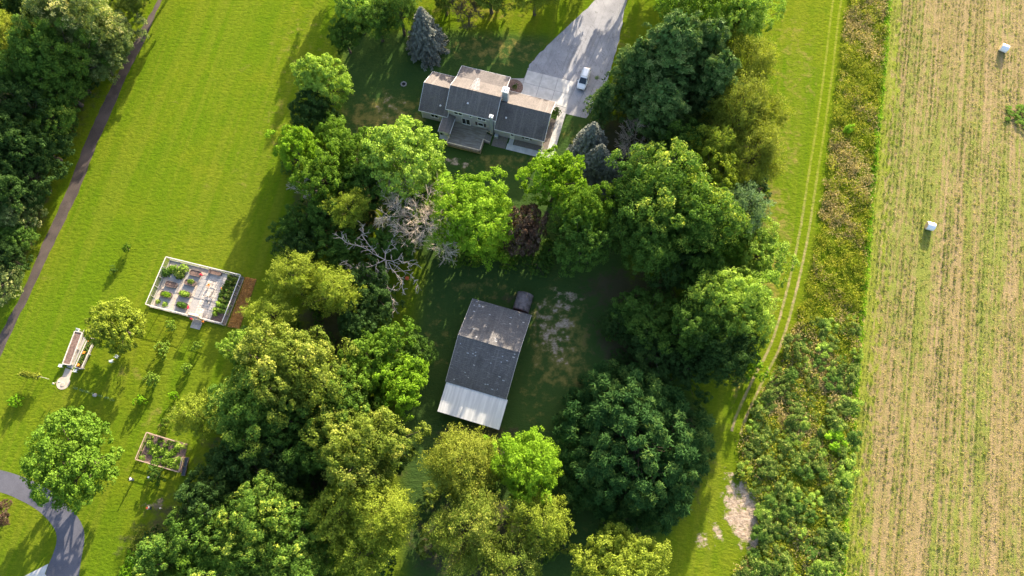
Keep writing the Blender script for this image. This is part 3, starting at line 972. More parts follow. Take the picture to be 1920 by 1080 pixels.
field_scatter('field_stubble', 56000, 'crop', 0.21, 5, 0.10, 0.76, 'tan stubble and cut stalks lying in rows across the hay field', 'stubble')
field_scatter('field_regrowth', 66000, 'cropg', 0.23, 5, 0.12, 0.76, 'green regrowth sprouting in rows between the stubble of the field', 'regrowth')

# driveway, concrete apron and walk by the house
def poly_sheet(name, px, z, mat, thick=0.0, world_pts=None):
    pts = world_pts or P2(px)
    area = sum(pts[i][0] * pts[(i + 1) % len(pts)][1] - pts[(i + 1) % len(pts)][0] * pts[i][1] for i in range(len(pts)))
    if area < 0:
        pts = pts[::-1]
    mb = MB()
    if thick:
        mb.prism(pts, z - thick, z)
    else:
        mb.add([(p[0], p[1], z) for p in pts], [tuple(range(len(pts)))])
    return mb.build(name, mat)
rj = random.Random(4)
dl = smooth_line(P2([(1200, -110), (1150, -40), (1116, 0), (1078, 36), (1040, 72), (1008, 104), (994, 120), (988.5, 132)]), 5)
dr = smooth_line(P2([(1099, 222), (1126, 185), (1142, 140), (1155, 95), (1167, 45), (1175, 0), (1195, -60), (1240, -110)]), 5)
dl = [p + Vector((rj.uniform(-.14, .14), rj.uniform(-.14, .14))) for p in dl[:-1]] + dl[-1:]
dr = dr[:1] + [p + Vector((rj.uniform(-.14, .14), rj.uniform(-.14, .14))) for p in dr[1:]]
drive = [(p.x, p.y) for p in dl] + [tuple(P(1076, 153.3)[:2]), tuple(P(1058.9, 213)[:2])] + [(p.x, p.y) for p in dr]
structure(poly_sheet('driveway', None, 0.006, M['asphalt_old'], world_pts=drive))

# house frame: origin at the garage's south-west corner, u along the ridges, v towards the top of the picture
HA = math.radians(-15.5)
HO = P(924, 255)
def HL(u, v, z=0.0):
    return Vector((HO.x + u * math.cos(HA) - v * math.sin(HA), HO.y + u * math.sin(HA) + v * math.cos(HA), z))
def LH(p):
    dx, dy = p[0] - HO.x, p[1] - HO.y
    return dx * math.cos(HA) + dy * math.sin(HA), -dx * math.sin(HA) + dy * math.cos(HA)

apron = structure(poly_sheet('concrete_apron', [(988.9, 131.7), (1076, 153.3), (1058.9, 213), (1046, 209), (975, 185), (950, 160), (957, 147), (983, 147)], 0.012, M['joint']))
# slabs of the apron, each its own piece
c0, c1, c2, c3 = [Vector(LH(P(*q))) for q in ((988.9, 131.7), (1076, 153.3), (1062, 202), (974, 178))]
for i in range(3):
    for j in range(2):
        def mixp(s, t):
            return (c0 * (1 - s) + c1 * s) * (1 - t) + (c3 * (1 - s) + c2 * s) * t
        g = 0.008
        q = [mixp(i / 3 + g, j / 2 + g), mixp((i + 1) / 3 - g, j / 2 + g), mixp((i + 1) / 3 - g, (j + 1) / 2 - g), mixp(i / 3 + g, (j + 1) / 2 - g)]
        q = [HL(p.x, p.y) for p in q][::-1]
        MB().prism(q, 0.0, 0.045).build('slab', M['concrete'], apron)
def strip_slabs(name, pa, pb, w, n, z=0.05):
    """a concrete walk of n slabs from pa to pb"""
    a, b = Vector(pa[:2]), Vector(pb[:2])
    d = (b - a).normalized()
    nn = Vector((-d.y, d.x)) * (w / 2)
    L = (b - a).length
    base = MB().prism([a - nn, b - nn, b + nn, a + nn], -0.02, 0.014).build(name, M['joint'])
    structure(base)
    for i in range(n):
        s, e = a + d * (L * i / n + 0.02), a + d * (L * (i + 1) / n - 0.02)
        MB().prism([s - nn * .99, e - nn * .99, e + nn * .99, s + nn * .99], 0.0, z).build('slab', M['concrete'], base)
    return base
wlk = LH(P(1054, 208)); wl2 = LH(P(1029, 292))
strip_slabs('side_walk', HL(wlk[0] + 0.1, wlk[1] - 0.3), HL(wlk[0] + 0.1, -2.25), 1.55, 8)
strip_slabs('back_walk', HL(wlk[0] - 0.72, -1.55), HL(3.35, -1.55), 1.35, 6, 0.054)
strip_slabs('door_walk', HL(4.0, -0.86), HL(4.0, 0.42), 0.95, 1, 0.058)
strip_slabs('front_walk', HL(-3.2, 12.3), HL(5.4, 11.6), 1.3, 6, 0.05)
structure(MB().prism([HL(4.6, -0.85), HL(10.3, -0.85), HL(10.3, 0.5), HL(4.6, 0.5)], -0.02, 0.02).build('gravel_bed', M['bed_gravel']))
structure(MB().prism([HL(10.42, -2.0), HL(11.55, -2.0), HL(11.55, 7.2), HL(10.42, 7.2)], -0.02, 0.02).build('gravel_bed', M['bed_gravel']))
structure(MB().prism([HL(0.3, -2.2), HL(3.2, -2.2), HL(3.2, 0.5), HL(0.3, 0.5)], -0.02, 0.018).build('gravel_bed', M['bed_gravel']))

# paved drive of the neighbour, lower left
ribbon('paved_drive', P2([(-90, 862), (0, 881), (42, 894), (82, 912), (114, 937), (141, 963), (156, 990), (158, 1015), (153, 1045), (148, 1080), (146, 1130)]),
       P2([(-90, 905), (0, 923), (38, 938), (68, 955), (90, 975), (104, 996), (106, 1016), (99, 1040), (90, 1062), (84, 1085), (82, 1130)]), 0.008, M['asphalt_new'], 7)
structure(poly_sheet('concrete_pad', [(91, 1057), (84, 1076), (96, 1090), (60, 1125), (0, 1110), (48, 1079)], 0.05, M['concrete'], 0.06))

# ================================================================== THE HOUSE
house = thing('house', 'grey two-storey house with dark shingle roofs, low side wings and a back deck', 'house', tuple(HL(0, 0)), HA)
def hb(name, mat, parent=house, bevel=0.0):
    def f(mb):
        return mb.build(name, mat, parent, bevel=bevel)
    return f
def wall_block(u0, u1, v0, v1, h, ridge_v=None, ridge_z=None):
    mb = MB()
    if ridge_v is None:
        mb.b2(u0, u1, v0, v1, 0, h)
    else:
        prof = [(v0, 0), (v1, 0), (v1, h), (ridge_v, ridge_z), (v0, h)]
        n = 5
        vs = [(u0, a, b) for a, b in prof] + [(u1, a, b) for a, b in prof]
        fs = [tuple(range(n)), tuple(range(2 * n - 1, n - 1, -1))] + [((i + 1) % n, i, n + i, n + (i + 1) % n) for i in range(n)]
        mb.add(vs, fs)
    return mb
# walls
wall_block(0.32, 10.3, 0.45, 9.2, 2.72, 4.82, 5.3).build('garage_wall', M['siding'], house)
wall_block(-9.4, 0.3, 0.85, 8.0, 5.25, 4.45, 7.4).build('wall', M['siding'], house)
wall_block(-15.1, -9.42, 0.35, 9.15, 3.05, 4.7, 5.7).build('wing_wall', M['siding'], house)
# roofs
def roof(name, u0, u1, prof, t=0.14):
    """prof: list of (v, z) from the south eave over the ridge to the north eave"""
    mb = MB()
    for (a, za), (b, zb) in zip(prof[:-1], prof[1:]):
        mb.slab([(u0, a, za), (u1, a, za), (u1, b, zb), (u0, b, zb)], t)
    r = mb.build(name, M['shingle'], house)
    # white fascia along both eaves and up the rakes
    (a, za), (b, zb) = prof[0], prof[-1]
    MB().b2(u0, u1, a - 0.045, a - 0.003, za - 0.20, za + 0.02).build('fascia', M['trim'], r)
    MB().b2(u0, u1, b + 0.003, b + 0.045, zb - 0.20, zb + 0.02).build('fascia', M['trim'], r)
    for u, s in ((u0, -1), (u1, 1)):
        m2 = MB()
        for (a, za), (b, zb) in zip(prof[:-1], prof[1:]):
            q = [(u + s * 0.003, a, za + 0.025), (u + s * 0.06, a, za + 0.025), (u + s * 0.06, b, zb + 0.025), (u + s * 0.003, b, zb + 0.025)]
            m2.slab(q if s > 0 else q[::-1], 0.2)
        m2.build('rake_board', M['trim'], r)
    # ridge caps
    k = max(range(len(prof)), key=lambda i: prof[i][1])
    rv, rz = prof[k]
    MB().slab([(u0, rv - 0.14, rz - 0.055), (u1, rv - 0.14, rz - 0.055), (u1, rv, rz + 0.03), (u0, rv, rz + 0.03)], 0.03).slab(
        [(u0, rv, rz + 0.03), (u1, rv, rz + 0.03), (u1, rv + 0.14, rz - 0.055), (u0, rv + 0.14, rz - 0.055)], 0.03).build('ridge_cap', M['shingle'], r)
    return r
roof('garage_roof', 0.34, 10.7, [(0.10, 2.62), (4.82, 5.5), (9.56, 2.62)])
rm = roof('roof', -9.75, 0.6, [(0.45, 5.2), (4.45, 7.62), (8.3, 5.3), (11.5, 4.45)])
roof('wing_roof', -15.5, -9.43, [(0.0, 2.95), (4.7, 5.92), (9.55, 2.95)])
for u in (-9.2, -6.2, -3.0, 0.1):
    MB().b2(u - 0.1, u + 0.1, 11.0, 11.2, 0, 4.5).build('porch_column', M['trim'], house)
MB().b2(-9.4, 0.3, 8.02, 11.35, 0, 0.25).build('porch_floor', M['concrete'], house)
# small covered entry beside the deck
roof_e = MB()
roof_e.slab([(-10.45, -3.35, 2.55), (-9.2, -3.35, 3.05), (-9.2, 0.85, 3.05), (-10.45, 0.85, 2.55)], 0.1)
roof_e.slab([(-9.2, -3.35, 3.05), (-7.95, -3.35, 2.55), (-7.95, 0.85, 2.55), (-9.2, 0.85, 3.05)], 0.1)
re_ = roof_e.build('entry_roof', M['shingle'], house)
for u in (-10.48, -7.97):
    MB().b2(u, u + 0.05, -3.35, 0.3, 2.40, 2.60).build('fascia', M['trim'], re_)
MB().add([(-10.45, -3.4, 2.42), (-7.95, -3.4, 2.42), (-7.95, -3.4, 2.58), (-9.2, -3.4, 3.08), (-10.45, -3.4, 2.58)], [(0, 1, 2, 3, 4)]).build('gable_trim', M['trim'], re_)
MB().b2(-9.95, -8.4, -2.55, 0.84, 0, 2.5).build('entry_wall', M['siding'], house)
e = MB().b2(-9.6, -8.75, -2.62, -2.553, 0.15, 2.2).build('door', M['door_white'], house)
MB().b2(-8.9, -8.83, -2.68, -2.623, 1.1, 1.2).build('handle', M['metal_cap'], e)
for u in (-10.25, -8.2):
    MB().b2(u - 0.06, u + 0.06, -3.2, -3.08, 0, 2.45).build('entry_post', M['trim'], house)
MB().b2(-10.4, -8.2, -3.5, -2.6, 0, 0.15).build('entry_step', M['concrete'], house)

# openings: pixel -> (u, z) on a wall plane v
def on_wall(x, y, v):
    a, b = (x - 960) / CAM_F, (540 - y) / CAM_F
    d = Vector((a, SN + b * CS, -CS + b * SN))
    o = Vector((0, 0, CAM_H))
    nrm = Vector((-math.sin(HA), math.cos(HA), 0))
    t = (HL(0, v) - o).dot(nrm) / d.dot(nrm)
    p = o + d * t
    return LH(p)[0], p.z
def window(u0, u1, z0, z1, v, shutters=False, mull=1, name='window'):
    f = MB()
    w = 0.09
    f.b2(u0, u1, v - 0.07, v - 0.003, z0, z0 + w).b2(u0, u1, v - 0.07, v - 0.003, z1 - w, z1)
    f.b2(u0, u0 + w, v - 0.069, v - 0.003, z0 + w, z1 - w).b2(u1 - w, u1, v - 0.069, v - 0.003, z0 + w, z1 - w)
    for k in range(mull):
        um = u0 + (u1 - u0) * (k + 1) / (mull + 1)
        f.b2(um - 0.05, um + 0.05, v - 0.068, v - 0.003, z0 + w, z1 - w)
    fr = f.build(name, M['trim'], house)
    for k in range(mull + 1):
        a = u0 + (u1 - u0) * k / (mull + 1)
        b = u0 + (u1 - u0) * (k + 1) / (mull + 1)
        MB().b2(a + 0.1, b - 0.1, v - 0.045, v - 0.004, z0 + w, z1 - w).build('pane', M['glass'], fr)
    MB().b2(u0 - 0.06, u1 + 0.06, v - 0.13, v - 0.003, z0 - 0.06, z0 - 0.002).build('sill', M['trim'], fr)
    if shutters:
        for a, b in ((u0 - 0.5, u0 - 0.05), (u1 + 0.05, u1 + 0.5)):
            MB().b2(a, b, v - 0.05, v - 0.003, z0, z1).build('shutter', M['shutter'], fr)
    return fr
SV = 0.85
window(-8.25, -6.45, 3.55, 4.55, SV)
window(-5.05, -4.45, 3.8, 4.5, SV, mull=0)
window(-3.35, -1.55, 3.55, 4.55, SV)
window(-6.75, -4.95, 0.66, 2.7, SV, mull=1, name='patio_door')
window(-3.35, -2.15, 1.35, 2.5, SV, True, mull=0)
window(6.6, 7.6, 1.25, 2.25, 0.45, True, mull=0)
window(-13.2, -11.6, 1.2, 2.3, 0.35, False, mull=1)
d = MB().b2(3.52, 4.48, 0.37, 0.447, 0.12, 2.25).build('door', M['door_white'], house)
MB().b2(3.75, 4.25, 0.355, 0.3695, 1.35, 2.05).build('pane', M['glass'], d)
MB().b2(4.28, 4.36, 0.31, 0.3695, 1.02, 1.12).build('handle', M['metal_cap'], d)
# garage doors on the far side, facing the apron
for u in (3.2, 7.0):
    g = MB().b2(u - 1.35, u + 1.35, 9.2, 9.26, 0.05, 2.25).build('garage_door', M['door_white'], house)
    for k in range(4):
        MB().b2(u - 1.28, u + 1.28, 9.262, 9.29, 0.1 + k * 0.54, 0.58 + k * 0.54).build('panel', M['door_white'], g)
# corner boards and downspouts
for u, v, h in ((-15.1, 0.35, 2.9), (-9.4, 0.85, 5.1), (0.3, 0.85, 5.1), (10.3, 0.45, 2.6)):
    MB().b2(u - 0.07, u + 0.07, v - 0.07, v + 0.07, 0, h).build('corner_board', M['trim'], house)
ds = MB().tube((10.42, 0.28, 2.5), (10.42, 0.28, 0.12), 0.05, n=6).tube((10.42, 0.28, 0.12), (10.35, -0.9, 0.08), 0.05, n=6).build('downspout', M['trim'], house)
# chimneys
ch = MB().b2(-0.62, 0.0, 0.26, 0.846, 0, 6.35).build('chimney', M['chimney'], house, bevel=0.02)
MB().b2(-0.70, 0.08, 0.18, 0.92, 6.352, 6.5).build('chimney_cap', M['trim'], ch)
MB().tube((-0.31, 0.55, 6.5), (-0.31, 0.55, 6.95), 0.16, n=12).build('flue', M['metal_cap'], ch)
ch = MB().b2(0.62, 1.75, 5.2, 6.35, 3.6, 8.35).build('chimney', M['chimney'], house, bevel=0.02)
MB().b2(0.54, 1.83, 5.12, 6.43, 8.352, 8.5).build('chimney_cap', M['trim'], ch)
MB().tube((1.0, 5.78, 8.5), (1.0, 5.78, 8.85), 0.16, n=12).tube((1.42, 5.78, 8.5), (1.42, 5.78, 8.8), 0.13, n=12).build('flue', M['metal_cap'], ch)
# roof vents and aerial
def roof_z(v):
    return 5.2 + (v - 0.45) * (7.62 - 5.2) / 4.0
for u, v, z in ((-5.6, 2.2, roof_z(2.2)), (-11.3, 1.6, 2.95 + 1.6 * 0.632), (2.2, 2.4, 2.62 + 2.3 * 0.61)):
    pv = MB().tube((u, v, z - 0.1), (u, v, z + 0.35), 0.07, n=8).build('vent_pipe', M['trim'], house)
    MB().b2(u - 0.17, u + 0.17, v - 0.17, v + 0.17, z + 0.0, z + 0.1).build('flashing', M['metal_cap'], pv)
an = MB().tube((-4.6, 4.9, 7.2), (-4.6, 4.9, 9.0), 0.025, n=6).build('aerial', M['wire'], house)
ab = MB().tube((-4.6, 4.0, 8.95), (-4.6, 6.6, 8.95), 0.02, n=5)
for k in range(9):
    w = 0.95 - k * 0.06
    ab.tube((-4.6 - w, 4.05 + k * 0.3, 8.95), (-4.6 + w, 4.05 + k * 0.3, 8.95), 0.04, n=4)
ab.build('aerial_rods', M['trim'], an)
# small things at the foot of the back wall
tag(MB().b2(-0.4, 0.4, -0.35, 0.35, 0, 0.75).build('air_conditioner', M['chimney'], None, tuple(HL(0.78, -0.05)), HA, 0.06), 'grey boxy cooling unit on the ground beside the tall narrow chimney', 'cooling unit')

# deck
deck = thing('deck', 'weathered wooden deck with low railing behind the grey house', 'deck', tuple(HL(0, 0)), HA)
MB().prism([(-8.35, -4.7), (-1.3, -4.7), (-1.3, -2.0), (-1.3, 0.843), (-8.35, 0.843)], 0.42, 0.60).build('deck_floor', M['deck'], deck)
def rail(a, b, z0=0.6, h=0.9):
    a, b = Vector(a), Vector(b)
    L = (b - a).length
    d = (b - a) / L
    ang = math.atan2(d.y, d.x)
    c = (a + b) / 2
    MB().box((c.x, c.y, z0 + h), (L + 0.12, 0.2, 0.05), ang).build('handrail', M['handrail'], deck)
    MB().box((c.x, c.y, z0 + h - 0.10), (L, 0.05, 0.09), ang).box((c.x, c.y, z0 + 0.1), (L, 0.05, 0.09), ang).build('rail_board', M['wood_tan'], deck)
    n = max(1, int(L / 1.6))
    for i in range(n + 1):
        p = a + d * (L * i / n)
        MB().box((p.x, p.y, (z0 + h - 0.03) / 2), (0.1, 0.1, z0 + h - 0.06), ang).build('post', M['wood_tan'], deck)
    bl = MB()
    k = int(L / 0.16)
    for i in range(k):
        p = a + d * (L * (i + 0.5) / k)
        bl.box((p.x, p.y, z0 + h / 2 - 0.02), (0.045, 0.035, h - 0.22), ang)
    bl.build('balusters', M['wood_tan'], deck)
rail((-8.3, -2.3), (-8.3, -4.64)); rail((-8.3, -4.64), (-1.36, -4.64)); rail((-1.36, -4.64), (-1.36, -2.05))
MB().b2(-8.33, -1.32, -4.72, -4.703, 0.05, 0.44).build('skirt', M['wood_tan'], deck)
MB().b2(-8.37, -8.353, -4.7, 0.3, 0.05, 0.44).build('skirt', M['wood_tan'], deck)
MB().b2(-1.297, -1.28, -4.7, -2.0, 0.05, 0.44).build('skirt', M['wood_tan'], deck)
for k in range(3):
    MB().b2(-1.28 + 0.4 * k, -0.90 + 0.4 * k, -1.95, -0.1, 0.02, 0.46 - 0.15 * k).build('step', M['deck'], deck)
for v in (-2.02, -0.06):
    MB().slab([(-1.3, v - 0.06, 1.5), (-0.05, v - 0.06, 1.0), (-0.05, v + 0.06, 1.0), (-1.3, v + 0.06, 1.5)], 0.06).build('stair_rail', M['handrail'], deck)
    MB().b2(-0.15, -0.05, v - 0.05, v + 0.05, 0, 0.98).build('post', M['wood_tan'], deck)

# ================================================================== THE BARN
BA = math.radians(-16.5)
BO = P(886.7, 559.5, 3.2)
barn = thing('barn', 'long barn with weathered dark shingle roof, red walls and a tin lean-to', 'barn', (BO.x, BO.y, 0), BA)
prof = [(-15.6, 0), (-0.35, 0), (-0.35, 3.15), (-8.0, 5.95), (-15.6, 3.15)]
n = 5
vs = [(0.45, a, b) for a, b in prof] + [(10.75, a, b) for a, b in prof]
MB().add(vs, [tuple(range(n)), tuple(range(2 * n - 1, n - 1, -1))] + [((i + 1) % n, i, n + i, n + (i + 1) % n) for i in range(n)]).build('wall', M['barn_red'], barn)
br = MB()
br.slab([(0.0, -16.05, 3.2), (11.2, -16.05, 3.2), (11.2, -8.0, 6.2), (0.0, -8.0, 6.2)], 0.15)
br.slab([(0.0, -8.0, 6.2), (11.2, -8.0, 6.2), (11.2, 0.0, 3.2), (0.0, 0.0, 3.2)], 0.15)
bro = br.build('roof', M['shingle_barn'], barn)
MB().slab([(0, -8.15, 6.17), (11.2, -8.15, 6.17), (11.2, -8.0, 6.235), (0, -8.0, 6.235)], 0.03).slab([(0, -8.0, 6.235), (11.2, -8.0, 6.235), (11.2, -7.85, 6.17), (0, -7.85, 6.17)], 0.03).build('ridge_cap', M['shingle_barn'], bro)
for u, s in ((0.0, -1), (11.2, 1)):
    q = MB()
    for (a, za), (b, zb) in (((-16.05, 3.2), (-8.0, 6.2)), ((-8.0, 6.2), (0.0, 3.2))):
        p = [(u + s * .003, a, za + .02), (u + s * .06, a, za + .02), (u + s * .06, b, zb + .02), (u + s * .003, b, zb + .02)]
        q.slab(p if s > 0 else p[::-1], 0.2)
    q.build('rake_board', M['wood_grey'], bro)
# a few lifted, bleached shingles
rr = random.Random(3)
for i in range(38):
    u, v = rr.uniform(0.6, 10.4), rr.uniform(-15.6, -0.6)
    if rr.random() < 0.35 and v > -8:
        u, v = rr.gauss(1.2, 0.5), rr.gauss(-1.6, 0.6)
    u = min(max(u, .4), 10.6); v = min(max(v, -15.6), -0.5)
    z = 6.2 - abs(v + 8.0) * 0.373
    w = rr.uniform(0.15, 0.45)
    sl = -0.373 if v > -8 else 0.373
    MB().slab([(u, v, z + 0.03), (u + w, v, z + 0.03), (u + w, v + 0.14, z + 0.035 + 0.14 * sl), (u, v + 0.14, z + 0.035 + 0.14 * sl)], 0.02).build('shingle', M['wood_grey'] if rr.random() < 0.3 else M['chimney'], bro)
# battens on the long walls and the sliding door on the far gable side
for i in range(26):
    u = 0.9 + i * 0.385
    MB().b2(u, u + 0.05, -0.348, -0.32, 0.1, 3.0).build('batten', M['barn_red'], barn)
for i in range(38):
    v = -15.4 + i * 0.39
    h = 5.95 - abs(v + 8.0) * 0.36
    MB().b2(10.752, 10.775, v, v + 0.05, 0.1, h - 0.2).build('batten', M['barn_red'], barn)
# lean-to: tin sheets on posts
lean = MB().slab([(0.3, -21.3, 2.30), (11.35, -21.3, 2.30), (11.35, -16.0, 3.02), (0.3, -16.0, 3.02)], 0.1).build('lean_to_frame', M['wood_grey'], barn)
npan = 12
for i in range(npan):
    u0 = 0.15 + i * (11.35 / npan)
    u1 = u0 + 11.35 / npan - 0.012
    z0, z1, va, vb = 2.33, 3.05, -21.4, -16.08
    mb = MB()
    lift = rr.uniform(0.0, 0.02)
    mb.slab([(u0, va, z0 + lift), (u1, va, z0 + lift), (u1, vb, z1 + lift), (u0, vb, z1 + lift)], 0.02)
    for k in range(1, 4):
        uu = u0 + (u1 - u0) * k / 4
        mb.slab([(uu - .03, va, z0 + lift + .045), (uu + .03, va, z0 + lift + .045), (uu + .03, vb, z1 + lift + .045), (uu - .03, vb, z1 + lift + .045)], 0.044)
    mb.slab([(u0, va, z0 + lift + .06), (u0 + .07, va, z0 + lift + .06), (u0 + .07, vb, z1 + lift + .06), (u0, vb, z1 + lift + .06)], 0.059)
    mb.build('tin_sheet', M['tin'], lean)
for u in (0.6, 3.3, 6.0, 8.6, 11.0):
    MB().b2(u - 0.08, u + 0.08, -21.1, -20.94, 0, 2.25).build('post', M['wood_grey'], barn)
# round-topped tank behind the barn
tk = P(981, 566, 1.4)
tank = thing('storage_tank', 'dark rusty half-round tank standing behind the barn roof', 'tank', (tk.x, tk.y, 0), BA)
mb = MB()
nn_ = 18
for i in range(nn_ + 1):
    a = math.pi * i / nn_
    mb.v += [(1.55 * math.cos(a), -1.75, 0.9 + 1.35 * math.sin(a)), (1.55 * math.cos(a), 1.75, 0.9 + 1.35 * math.sin(a))]
for i in range(nn_):
    mb.f.append((2 * i, 2 * i + 1, 2 * i + 3, 2 * i + 2))
mb.f.append(tuple(range(0, 2 * nn_ + 2, 2))); mb.f.append(tuple(range(2 * nn_ + 1, 0, -2)))
mb.build('shell', M['rust_tank'], tank)
MB().b2(-1.5, 1.5, -1.7, 1.7, 0, 0.9).build('base', M['rust_tank'], tank)
for v in (-1.6, -0.55, 0.55, 1.6):
    m2 = MB()
    for i in range(nn_):
        a, b = math.pi * i / nn_, math.pi * (i + 1) / nn_
        m2.tube((1.58 * math.cos(a), v, 0.9 + 1.38 * math.sin(a)), (1.58 * math.cos(b), v, 0.9 + 1.38 * math.sin(b)), 0.05, n=5)
    m2.build('band', M['rust_tank'], tank)

# ================================================================== THE CAR
cp = P(1094, 152)
c_f, c_r = P(1086.5, 169.5), P(1101, 131, 1.2)
ca_ = math.atan2(c_f.y - c_r.y, c_f.x - c_r.x)
van = thing('parked_car', 'white minivan parked on the driveway beside the concrete apron', 'van', (cp.x, cp.y, 0.0), math.radians(-107.5))
# body: cross-sections along the car (x forward), lofted
def loft(secs, name, mat, parent, smooth=True):
    """secs: list of (x, [(y, z)...]) rings with equal counts"""
    k = len(secs[0][1])
    vs = [(x, y, z) for x, ring in secs for y, z in ring]
    fs = []
    for i in range(len(secs) - 1):
        for j in range(k):
            a, b = i * k + j, i * k + (j + 1) % k
            fs.append((a, b, b + k, a + k))
    fs.append(tuple(range(k - 1, -1, -1)))
    fs.append(tuple(range((len(secs) - 1) * k, len(secs) * k)))
    o = MB().add(vs, fs).build(name, mat, parent)
    if smooth:
        m = o.modifiers.new('s', 'SUBSURF'); m.levels = 2; m.render_levels = 2
        o.data.polygons.foreach_set('use_smooth', [True] * len(o.data.polygons))
    return o
def ring(w, zb, zs, zt, wt):
    return [(-w * .93, zb), (-w, zb + .18), (-w, zs), (-wt, zt), (-wt * .55, zt + .03), (wt * .55, zt + .03), (wt, zt), (w, zs), (w, zb + .18), (w * .93, zb)]
body = loft([(-2.50, ring(.80, .38, .62, .95, .72)), (-2.47, ring(.90, .28, .70, 1.02, .80)), (-2.2, ring(.96, .24, .80, 1.04, .90)), (-1.0, ring(.98, .24, .82, 1.03, .93)), (0.6, ring(.98, .24, .82, 1.02, .93)),
             (1.35, ring(.98, .24, .80, 1.00, .90)), (1.9, ring(.95, .26, .74, .90, .82)), (2.30, ring(.88, .30, .62, .76, .70)), (2.48, ring(.72, .36, .52, .62, .52))], 'body', M['car_paint'], van)
cab = loft([(-2.42, ring(.84, .95, 1.05, 1.15, .78)), (-2.30, ring(.86, .95, 1.25, 1.66, .70)), (-1.9, ring(.87, .95, 1.3, 1.74, .72)), (-0.2, ring(.87, .95, 1.3, 1.75, .72)), (0.35, ring(.87, .95, 1.28, 1.68, .71)),
            (1.1, ring(.87, .95, 1.10, 1.24, .76)), (1.5, ring(.84, .92, .98, 1.02, .74))], 'cabin', M['car_paint'], van)
def pane(q, name='window'):
    MB().slab(q, 0.03).build(name, M['car_glass'], cab)
pane([(0.42, .66, 1.715), (0.42, -.66, 1.715), (1.42, -.74, 1.10), (1.42, .74, 1.10)][::-1], 'windscreen')
for s in (-1, 1):
    for a, b in ((-2.15, -1.3), (-1.22, -0.35), (-0.27, 0.62)):
        q = [(a, s * .895, 1.12), (b, s * .895, 1.12), (b - .1, s * .765, 1.60), (a + .05, s * .765, 1.60)]
        MB().add(q + [(x, y - s * .02, z) for x, y, z in q], [(0, 1, 2, 3), (7, 6, 5, 4), (0, 4, 5, 1), (1, 5, 6, 2), (2, 6, 7, 3), (3, 7, 4, 0)]).build('window', M['car_glass'], cab)
    MB().tube((-2.0, s * .60, 1.81), (0.1, s * .60, 1.82), 0.025, n=6).build('roof_rail', M['wire'], cab)
    MB().ball((1.05, s * 1.05, 1.08), (.09, .14, .08)).build('mirror', M['car_paint'], van)
    MB().ball((2.27, s * .62, .70), (.20, .18, .07)).build('headlight', M['lamp_glass'], van)
    MB().b2(-2.49, -2.40, s * .70 - .1, s * .70 + .1, .85, 1.2).build('tail_light', M['red_lamp'], van)
    for x in (-1.5, 1.52):
        t = MB().tube((x, s * .78, .34), (x, s * .985, .34), .34, n=20).build('wheel', M['black_rubber'], van)
        MB().tube((x, s * .95, .34), (x, s * .995, .34), .21, n=14).build('rim', M['wheel'], t)
MB().tube((0.02, -.62, 1.81), (0.02, .62, 1.81), 0.03, n=6).build('roof_bar', M['wire'], cab)
MB().b2(-2.44, -2.40, -.55, .55, 1.15, 1.55).build('rear_window', M['car_glass'], cab)
MB().b2(2.40, 2.50, -.45, .45, .42, .52).build('grille', M['black_rubber'], van)

# ================================================================== HAY BALES
def bale(x, y, label, rz):
    p = P(x, y, 0.75)
    t = thing('hay_bale', label, 'hay bale', (p.x, p.y, 0), rz, 'wrapped bales in the cut field')
    n, r, L = 28, 0.78, 0.74
    mb = MB()
    prof = [(-L, r * .90), (-L * .94, r * .985), (-L * .5, r * 1.01), (0, r), (L * .5, r * 1.01), (L * .94, r * .985), (L, r * .90)]
    for (xx, rad) in prof:
        for i in range(n):
            a = 2 * math.pi * i / n
            rad2 = rad * (1 + .012 * math.sin(7 * a + xx * 5))
            zz = r * .97 + rad2 * math.sin(a)
            mb.v.append((xx, rad2 * math.cos(a) * 1.02, max(zz, 0.0)))
    for j in range(len(prof) - 1):
        for i in range(n):
            k = (i + 1) % n
            mb.f.append((j * n + i, (j + 1) * n + i, (j + 1) * n + k, j * n + k))
    mb.build('wrap', M['bale'], t, smooth=True)
    for s in (-1, 1):
        MB().tube((s * (L - .02), 0, r * .97), (s * (L + .01), 0, r * .97), r * .885, n=24).build('end_face', M['hay'] if s < 0 else M['bale'], t)
    return t
bale(1744.5, 424, 'white wrapped round hay bale lower and left in the cut field', math.radians(-17))
bale(1883, 90, 'white wrapped round hay bale near the upper right corner of the field', math.radians(-28))

